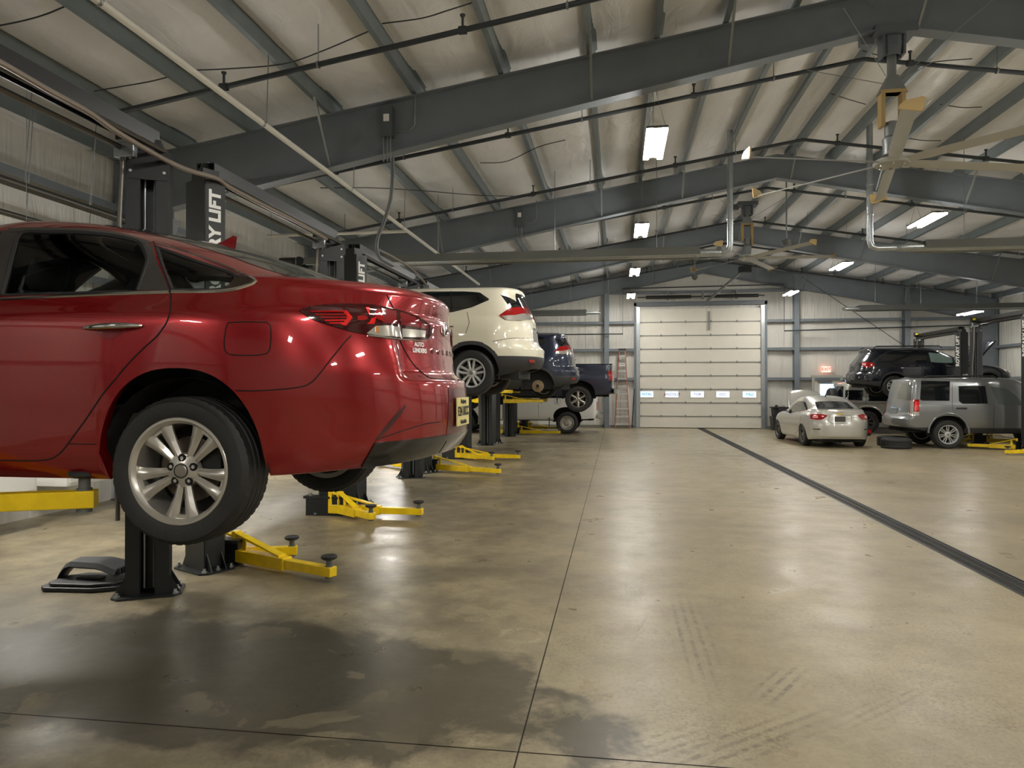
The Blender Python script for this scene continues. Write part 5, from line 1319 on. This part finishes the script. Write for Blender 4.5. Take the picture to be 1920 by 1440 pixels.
# round arch flares
for xc in (0, -2.885):
    for g in (-1, 1):
        MB().tube([(xc+.50*cos(a), g*.955, .42+.52*sin(a)) for a in [pi*k/24 for k in range(25)]], .03, 8).build('arch_flare', P_GRY, lr.root, smooth=50)
rails(lr, .70, 1.9, -1.3, .5, M_BLACKM)
lr.under(-3.2, .9, .42, .7, .6, zc=.37); lr.wells((0, -2.885), .46, .46, .93)
four_wheels(lr, 2.885, .378, .26, .25, ('spokes', 7, .02, .026, .03), .378, .965)
mirrors(lr, -1.95, .93, 1.24, P_GRY, 1.3)
mb = MB(); mb.lathe([(0, -.12), (.25, -.12), (.3, -.08), (.3, .06), (.25, .1), (0, .1)], (.3, 0, .52), 'z', 24); mb.build('spare_tire', M_RUB, lr.root, smooth=40)
lr.patch('license_recess', 'rear', [(-.3, 1.05), (.2, 1.05)], [(-.3, .9), (.2, .9)], M_GREYC, off=.01, nu=4, nv=3, mirror=False)
lr.finish()
# ---------------------------------------------------------------- black wagon up on lift #8
P_BLK = paint('black_blue_paint', srgb(20, 24, 34), .2, .22)
X4 = pw(1676, 725, 24.25).x
ob = Car('station_wagon', 'black station wagon with its hood raised, high on the lift marked #8', 'car', (X4, 25.1, 1.32), pi, P_BLK)
OR = [(.32, .84, -3.4, .95, .7, .6), (.45, .90, -3.6, 1.08, .8, .7), (.60, .918, -3.66, 1.14, .8, .75), (.74, .92, -3.66, 1.13, .8, .75), (.80, .92, -3.62, 1.06, .8, .7), (.92, .915, -3.45, 1.02, .8, .7), (1.0, .90, -3.1, 1.0, .8, .65), (1.06, .88, -2.5, .97, .7, .6), (1.2, .84, -2.15, .88, .6, .55), (1.35, .785, -1.85, .77, .6, .5), (1.46, .735, -1.6, .70, .5, .45), (1.53, .68, -1.4, .70, .5, .4), (1.57, .60, -1.25, .68, .4, .4), (1.59, .5, -1.1, .6, .4, .4)]
ob.body(OR, [(-3.7, .34), (-.45, .32), (.45, .34), (1.1, .44)], [(0, .34, .40, .42, 2.2), (-2.745, .34, .40, .42, 2.2)], .95, n=3, m=2.6, xkr=.6, xkf=-3.2, ncol=70, ncor=28, dz=.03, crown=.03, wb=2.745, clad=(.5, .05), cladm=M_CLAD)
ob.patch('side_window', 'px', [(1649, 671), (1655, 665), (1668, 660), (1700, 657.5), (1736, 658.5)], [(1650, 673), (1658, 675.5), (1675, 677), (1700, 678), (1737, 678.5)], M_GLASS, off=.006, nu=22, nv=6)
ob.patch('side_window', 'px', [(1741, 661), (1760, 663), (1778, 670), (1792, 678)], [(1746, 679), (1760, 680), (1776, 680.5), (1792, 680.5)], mat('pale_view_glass', srgb(128, 150, 142), .1, 0, .6), off=.006, nu=14, nv=6)  # opaque pane; the bright view through it is put into its colour
ob.line('px', [(1648, 672), (1656, 664), (1668, 658.5), (1700, 655.5), (1740, 656.5), (1765, 661), (1790, 673)], .012, mb=(cb := MB()), mirror=False, off=.006)
cb.build('window_trim', M_CLAD, ob.root)
L_ = ob.patch('tail_light', 'px', [(1616, 680), (1625, 678.5), (1634, 680), (1642, 682.5)], [(1616, 685), (1622, 689), (1630, 690), (1641, 684)], M_REDL, off=.012, nu=12, nv=5)
for g, par in enumerate(L_):
    o = ob.patch('lamp_lens', 'px', [(1617, 681), (1624, 681)], [(1617, 685), (1624, 686)], mat('pink_lens', srgb(235, 160, 160), .2), off=.016, nu=5, nv=3, parent=par); bpy.data.objects.remove(o[1-g])
for k, x in enumerate((-.42, -1.5)):
    h_ = ob.line('side', [(x, .98), (x-.2, .98)], .01, mb=MB(), mirror=False, off=.03)
    for g in (-1, 1): MB().tube([Vector((p.x, p.y*g, p.z)) for p in h_], .014, 8).build('door_handle', M_CHROME, ob.root)
ob.line('px', [(1740, 680), (1742, 710)], .004)
rails(ob, .68, 1.6, -1.5, .55, M_BLACKM)
ob.under(-3.2, .8, .3, .7, .5, zc=.34); ob.wells((0, -2.745), .40, .38, .89)
four_wheels(ob, 2.745, .338, .225, .222, ('spokes', 5, .04, .05, .045), .338, .915)
mirrors(ob, -1.75, .86, 1.1, P_BLK)
mb = MB(); rows = []
for k in range(9):
    q = k/8; rows.append([(-2.45-q*.62, .7*j/6, 1.06+q*.78+.03*sin(pi*q)-.05*(j/6)**2) for j in range(-6, 7)])
mb.grid(rows); hoo = mb.build('raised_hood', P_BLK, ob.root, smooth=60, recalc=False); sm = hoo.modifiers.new('s', 'SOLIDIFY'); sm.thickness = .04
ob.patch('headlight', 'front', [(.45, .88), (.85, .92)], [(.45, .76), (.85, .78)], M_CLEAR, off=.01, nu=8, nv=4)
ob.finish()
# ---------------------------------------------------------------- silver squared SUV at the back
P_SBG = paint('pale_silver_paint', srgb(182, 182, 174), .4, .3)
X5 = pw(1625, 785, 26.5).x
hm = Car('suv', 'pale silver square-cornered SUV on the floor, half under the black wagon', 'car', (X5, 27.4, 0), pi, P_SBG)
HR = [(.5, .86, -3.2, .64, .3, .2), (.58, .93, -3.3, .74, .3, .2), (.9, .95, -3.35, .76, .3, .2), (1.12, .945, -3.3, .755, .3, .2), (1.2, .93, -2.5, .74, .3, .2), (1.24, .91, -2.3, .73, .3, .2), (1.5, .875, -2.15, .71, .3, .2), (1.72, .835, -2.0, .68, .3, .2), (1.79, .78, -1.9, .63, .3, .2), (1.81, .7, -1.8, .55, .3, .2)]
hm.body(HR, [(-3.4, .52), (.8, .52)], [(0, .5, .52, .42, 3.0), (-2.84, .5, .52, .42, 3.0)], 1.05, n=4, m=3.6, xkr=.5, xkf=-3.1, ncol=60, ncor=16, dz=.05, crown=.02, wb=2.84, clad=(.62, .0), cladm=M_CLAD)
for pts in (([(1585, 731.5), (1618.5, 731.5)], [(1584.5, 750), (1617, 750.5)]), ([(1629, 735), (1667, 734)], [(1628, 752), (1666, 752)]), ([(1675, 735), (1710, 736)], [(1675, 752), (1712, 752)])): hm.patch('side_window', 'px', pts[0], pts[1], M_GLASS, off=.006, nu=10, nv=6)
hm.line('px', [(1624, 735), (1624, 775)], .006); hm.line('px', [(1585, 756), (1680, 756.5)], .006)
hm.patch('rear_window', 'rear', [(-.6, 1.66), (.6, 1.66)], [(-.64, 1.28), (.64, 1.28)], M_GLASS, off=.006, nu=10, nv=5, mirror=False)
rails(hm, .72, 1.84, -1.5, .4, M_BLACKM)
for xc in (0, -2.84):
    for g in (-1, 1): MB().tube([(xc+.55*cos(a), g*.955, .5+.46*sin(a)) for a in [pi*k/24 for k in range(25)]], .03, 8).build('arch_flare', P_SBG, hm.root, smooth=50)
hm.under(-2.9, .6, .46, .7, .6, zc=.4); hm.wells((0, -2.84), .5, .5, .92)
four_wheels(hm, 2.84, .405, .27, .23, ('spokes', 7, .04, .05, 0), .405, .96, MATS['dark_alloy'])
mb = MB(); mb.lathe([(0, .78), (.28, .78), (.36, .8), (.38, .86), (.38, .98), (.34, 1.03), (.1, 1.03), (0, 1.02)], (0, 0, 1.22), 'x', 30); mb.build('spare_tire', M_RUB, hm.root, smooth=40)
mirrors(hm, -2.0, .93, 1.24, M_BLACKM, 1.2)
hm.finish()
# ============================================================ SMALL THINGS
# tyres lying on the floor
def flat_tire(x, y, z, R, w_, lab, rz=0):
    t = thing('tire', lab, 'tire', (x, y, z), rz, 'loose tires on the floor')
    pr = [(R*.60, -w_*.42), (R*.68, -w_*.5), (R*.85, -w_*.52), (R*.96, -w_*.45), (R, -w_*.33), (R-.008, -w_*.12), (R, -w_*.1), (R, w_*.1), (R-.008, w_*.12), (R, w_*.33), (R*.96, w_*.45), (R*.85, w_*.52), (R*.68, w_*.5), (R*.60, w_*.42), (R*.57, 0)]
    MB().lathe([(r, h+w_/2) for r, h in pr], axis='z', n=60, closed=True).build('tire_body', M_RUB, t, smooth=30)
    MB().lathe([(R*.60, w_*.1), (R*.56, w_*.1), (R*.56, w_*.8), (R*.60, w_*.8)], axis='z', n=40, closed=True).build('wheel_rim', M_RIM, t, smooth=30)
    return t
p = pw(1686, 838, 1); 
flat_tire(7.42, 20.35, 0, .38, .26, 'black tire lying flat on the floor in front, beside the grey boxy SUV')
flat_tire(7.62, 21.2, 0, .38, .26, 'black tire lying flat just behind the other one, partly under the grey boxy SUV')
# step ladder against the end wall
t = thing('step_ladder', 'tall orange fiberglass step ladder leaning by the overhead door', 'ladder', (.22, 28.55, 0))
M_ORG = mat('orange_fiberglass', srgb(152, 92, 78), .5); M_ALU = mat('ladder_aluminium', srgb(190, 190, 186), .35, .6)
for g in (-1, 1):
    MB().bar((g*.27, -.35, .0), (g*.11, .05, 3.1), .035, .075, up=(0, 1, 0)).build('ladder_rail', M_ORG, t)
    MB().bar((g*.29, .12, .0), (g*.13, .12, 3.05), .03, .05, up=(0, 1, 0)).build('rear_rail', M_ORG, t)
for k in range(10):
    q = (k+.6)/10.4; w0 = lerp(.27, .11, q)
    MB().box((0, lerp(-.35, .05, q)-.0, 3.1*q), (2*w0, .09, .055)).build('ladder_step', M_ALU, t)
MB().box((0, .07, 3.13), (.3, .2, .07)).build('ladder_cap', M_BLACKM, t)
for k in (2, 5, 8): MB().tube([(-.28+.016*k, .12, .31*k), (.28-.016*k, .12, .31*k)], .012, 6).build('rear_spreader', M_ALU, t)
o = MB().bar((.70, 28.75, 1.55), (.60, 28.45, 0.02), .03, .03).build('pole', M_BLACKM); tag(o, 'thin dark pole leaning between the ladder and the overhead door', 'pole')
# black wheeled bins with a red one beside
t = thing('storage_bin', 'black bin stack beside the overhead door, behind the silver sedan', 'bin', (6.2, 28.2, 0))
mb = MB(); mb.prism([(-.33, 0), (.33, 0), (.38, .52), (-.38, .52)], -.3, .3, 'xz'); mb.build('bin_body', M_BLACK, t, bevel=.03)
mb = MB(); mb.prism([(-.30, .52), (.36, .52), (.4, .84), (-.33, .84)], -.28, .28, 'xz'); mb.build('bin_upper', M_BLACKM, t, bevel=.03)
mb = MB(); mb.box((.03, 0, .86), (.8, .64, .05)); mb.build('bin_lid', M_BLACK, t, bevel=.01)
for q in (-.2, .05, .25): MB().lathe([(0, .88), (.06, .88), (.05, .95), (0, .96)], (q, -.1, 0), 'z', 10).build('oil_bottle', M_CLEAR if q > 0 else M_BLACKM, t)
t = thing('gas_can', 'red plastic can on the floor in front of the black bins', 'can', (6.42, 27.75, 0))
mb = MB(); mb.prism([(-.17, 0), (.17, 0), (.18, .3), (.1, .42), (-.12, .42), (-.18, .3)], -.14, .14, 'xz'); mb.build('can_body', mat('red_plastic', srgb(214, 62, 44), .5), t, bevel=.03)
MB().tube([(-.08, 0, .42), (-.06, 0, .5), (.06, 0, .5), (.08, 0, .42)], .018, 8).build('can_handle', MATS['red_plastic'], t)
# plastic undertray lying by the first post
t = thing('engine_cover', 'dark grey moulded plastic cover lying on the floor beside the nearest lift post', 'car part', (-4.30, 5.34, 0), radians(4))
M_PL = mat('grey_black_plastic', srgb(46, 48, 52), .5)
mb = MB(); pl = [(-.34, -.16), (-.28, -.22), (.12, -.22), (.28, -.16), (.33, -.02), (.33, .14), (.2, .2), (-.2, .2), (-.34, .06)]
mb.prism(pl, .0, .035, 'xy'); mb.prism([(a*.86, b*.86) for a, b in pl], .035, .06, 'xy'); mb.build('cover_base', M_PL, t, bevel=.008)
mb = MB(); rows = []
for k in range(13):
    q = k/12; x_ = lerp(-.34, .24, q); z_ = .07+.13*sin(pi*min(1, q*1.25+.02))**.6*(1 if q < .8 else 1) if q < .78 else .16
    z_ = .03+.165*min(1, q*5)**.7 - (.05*max(0, q-.7)/.3)
    wd = lerp(.05, .13, q)
    rows.append([(x_, -wd-.02, z_-.035), (x_, -wd+.01, z_), (x_, wd-.01, z_+.01), (x_, wd+.02, z_-.03), (x_, wd, z_-.05), (x_, -wd, z_-.05)])
mb.grid(rows, closed=True); mb.add(rows[0], [tuple(range(6))]); mb.add(rows[-1], [tuple(range(6))])
mb.xf(Matrix.Translation((0, .05, 0))).build('cover_arch', M_PL, t, smooth=40)
for k in range(7): MB().box((.255, -.06+k*.035, .135), (.03, .012, .05)).build('cover_rib', M_PL, t)
MB().prism([(-.12, -.05), (.1, -.05), (.1, -.0), (.04, -.0), (.04, .02), (-.06, .02), (-.06, 0), (-.12, 0)], .06, .075, 'xy').build('cover_pad', M_BLACKM, t)
# things along the left wall under the red sedan
M_CAB = mat('white_cabinet', srgb(206, 206, 200), .45)
for (x, y, w_, h_, lab, nm) in ((-6.95, 6.9, .9, .95, 'white cabinet fixed to the left wall, seen under the red sedan', 'tool_cabinet'), (-6.95, 8.2, .8, .95, 'white wall cabinet farther along the left wall', 'tool_cabinet')):
    t = thing(nm, lab, 'cabinet', (x, y, 0), 0)
    MB().box((0, 0, .42+h_*.28), (.6, w_, h_*.56)).build('cabinet_body', M_CAB, t, bevel=.01)
    for k in range(2): MB().box((.305, 0, .57+k*.24), (.012, w_-.08, .21)).build('drawer', M_CAB, t)
t = thing('shop_cart', 'black steel cart frame beside the white tool cabinet', 'cart', (-6.3, 5.9, 0))
for sx in (-.2, .2):
    for sy in (-.2, .2): MB().box((sx, sy, .5), (.05, .05, 1.0)).build('cart_leg', M_BLACK, t)
for z_ in (.25, .6, .98): MB().box((0, 0, z_), (.5, .5, .03)).build('cart_shelf', M_BLACK, t)
# red fire extinguisher on the far right
t = thing('fire_extinguisher_sign', 'small red sign on the right end of the far wall above the wagon hood', 'sign', (13.6, YB-.2, 2.5))
MB().box((0, -.04, 0), (.26, .02, .3)).build('sign_board', mat('sign_red', srgb(190, 40, 40), .5), t)
# red item and jack under the back SUV
t = thing('floor_jack', 'red floor jack on the floor behind the two loose tires', 'jack', (8.05, 25.4, 0), radians(10))
MB().prism([(-.35, .05), (.4, .05), (.4, .2), (.1, .24), (-.35, .16)], -.14, .14, 'xz').build('jack_frame', mat('jack_red', srgb(176, 34, 34), .4), t, bevel=.01)
for x_ in (-.28, .3):
    for g in (-1, 1): MB().lathe([(0, -.02), (.05, -.02), (.05, .02), (0, .02)], (x_, g*.16, .05), 'y', 14).build('caster', M_BLACKM, t)
MB().bar((-.3, 0, .15), (-.75, 0, .55), .03, .03).build('jack_handle', M_GALV, t)
for o in list(bpy.data.objects):
    if o.name == 'x': bpy.data.objects.remove(o)

# thin wires sagging under the roof liner
def proof(u, v, dz=.06):
    d = pixray(u, v); k = 8.0
    for _ in range(40): k = (T(d.x*k)+dz-CH)/d.z
    return Vector((d.x*k, d.y*k, CH+d.z*k))
wires = [([(-20, 50), (40, 38), (85, 25), (126, 8)], 'in the top left corner'), ([(176, 170), (235, 160), (280, 152), (316, 143)], 'above the nearest lift'), ([(350, 131), (430, 128), (530, 119), (600, 96), (692, 57)], 'left of the first beam'), ([(716, 43), (790, 33), (840, 18), (890, 2)], 'at the top edge left of the middle'),
  ([(1618, 94), (1671, 109), (1719, 120), (1763, 114), (1824, 109)], 'right of the near fan downrod'), ([(1559, 175), (1590, 185), (1624, 195)], 'left of the near fan motor'), ([(1764, 195), (1806, 201), (1842, 200)], 'above the right blades of the near fan'), ([(1704, 259), (1735, 263), (1765, 263)], 'just over the near fan hub'), ([(900, 305), (950, 302), (1010, 275), (1060, 262)], 'behind the first beam, middle left'), ([(600, 352), (700, 352), (800, 358), (900, 366), (1000, 368)], 'low behind the first beam, running level')]
for pts, wh in wires:
    o = MB().tube(sag([proof(u, v, .06 if i in (0, len(pts)-1) else .0) for i, (u, v) in enumerate(pts)], 6), .008, 5).build('ceiling_wire', M_PIPE, smooth=True)
    tag(o, 'thin dark wire sagging under the roof liner ' + wh, 'wire', 'wires under the roof liner')
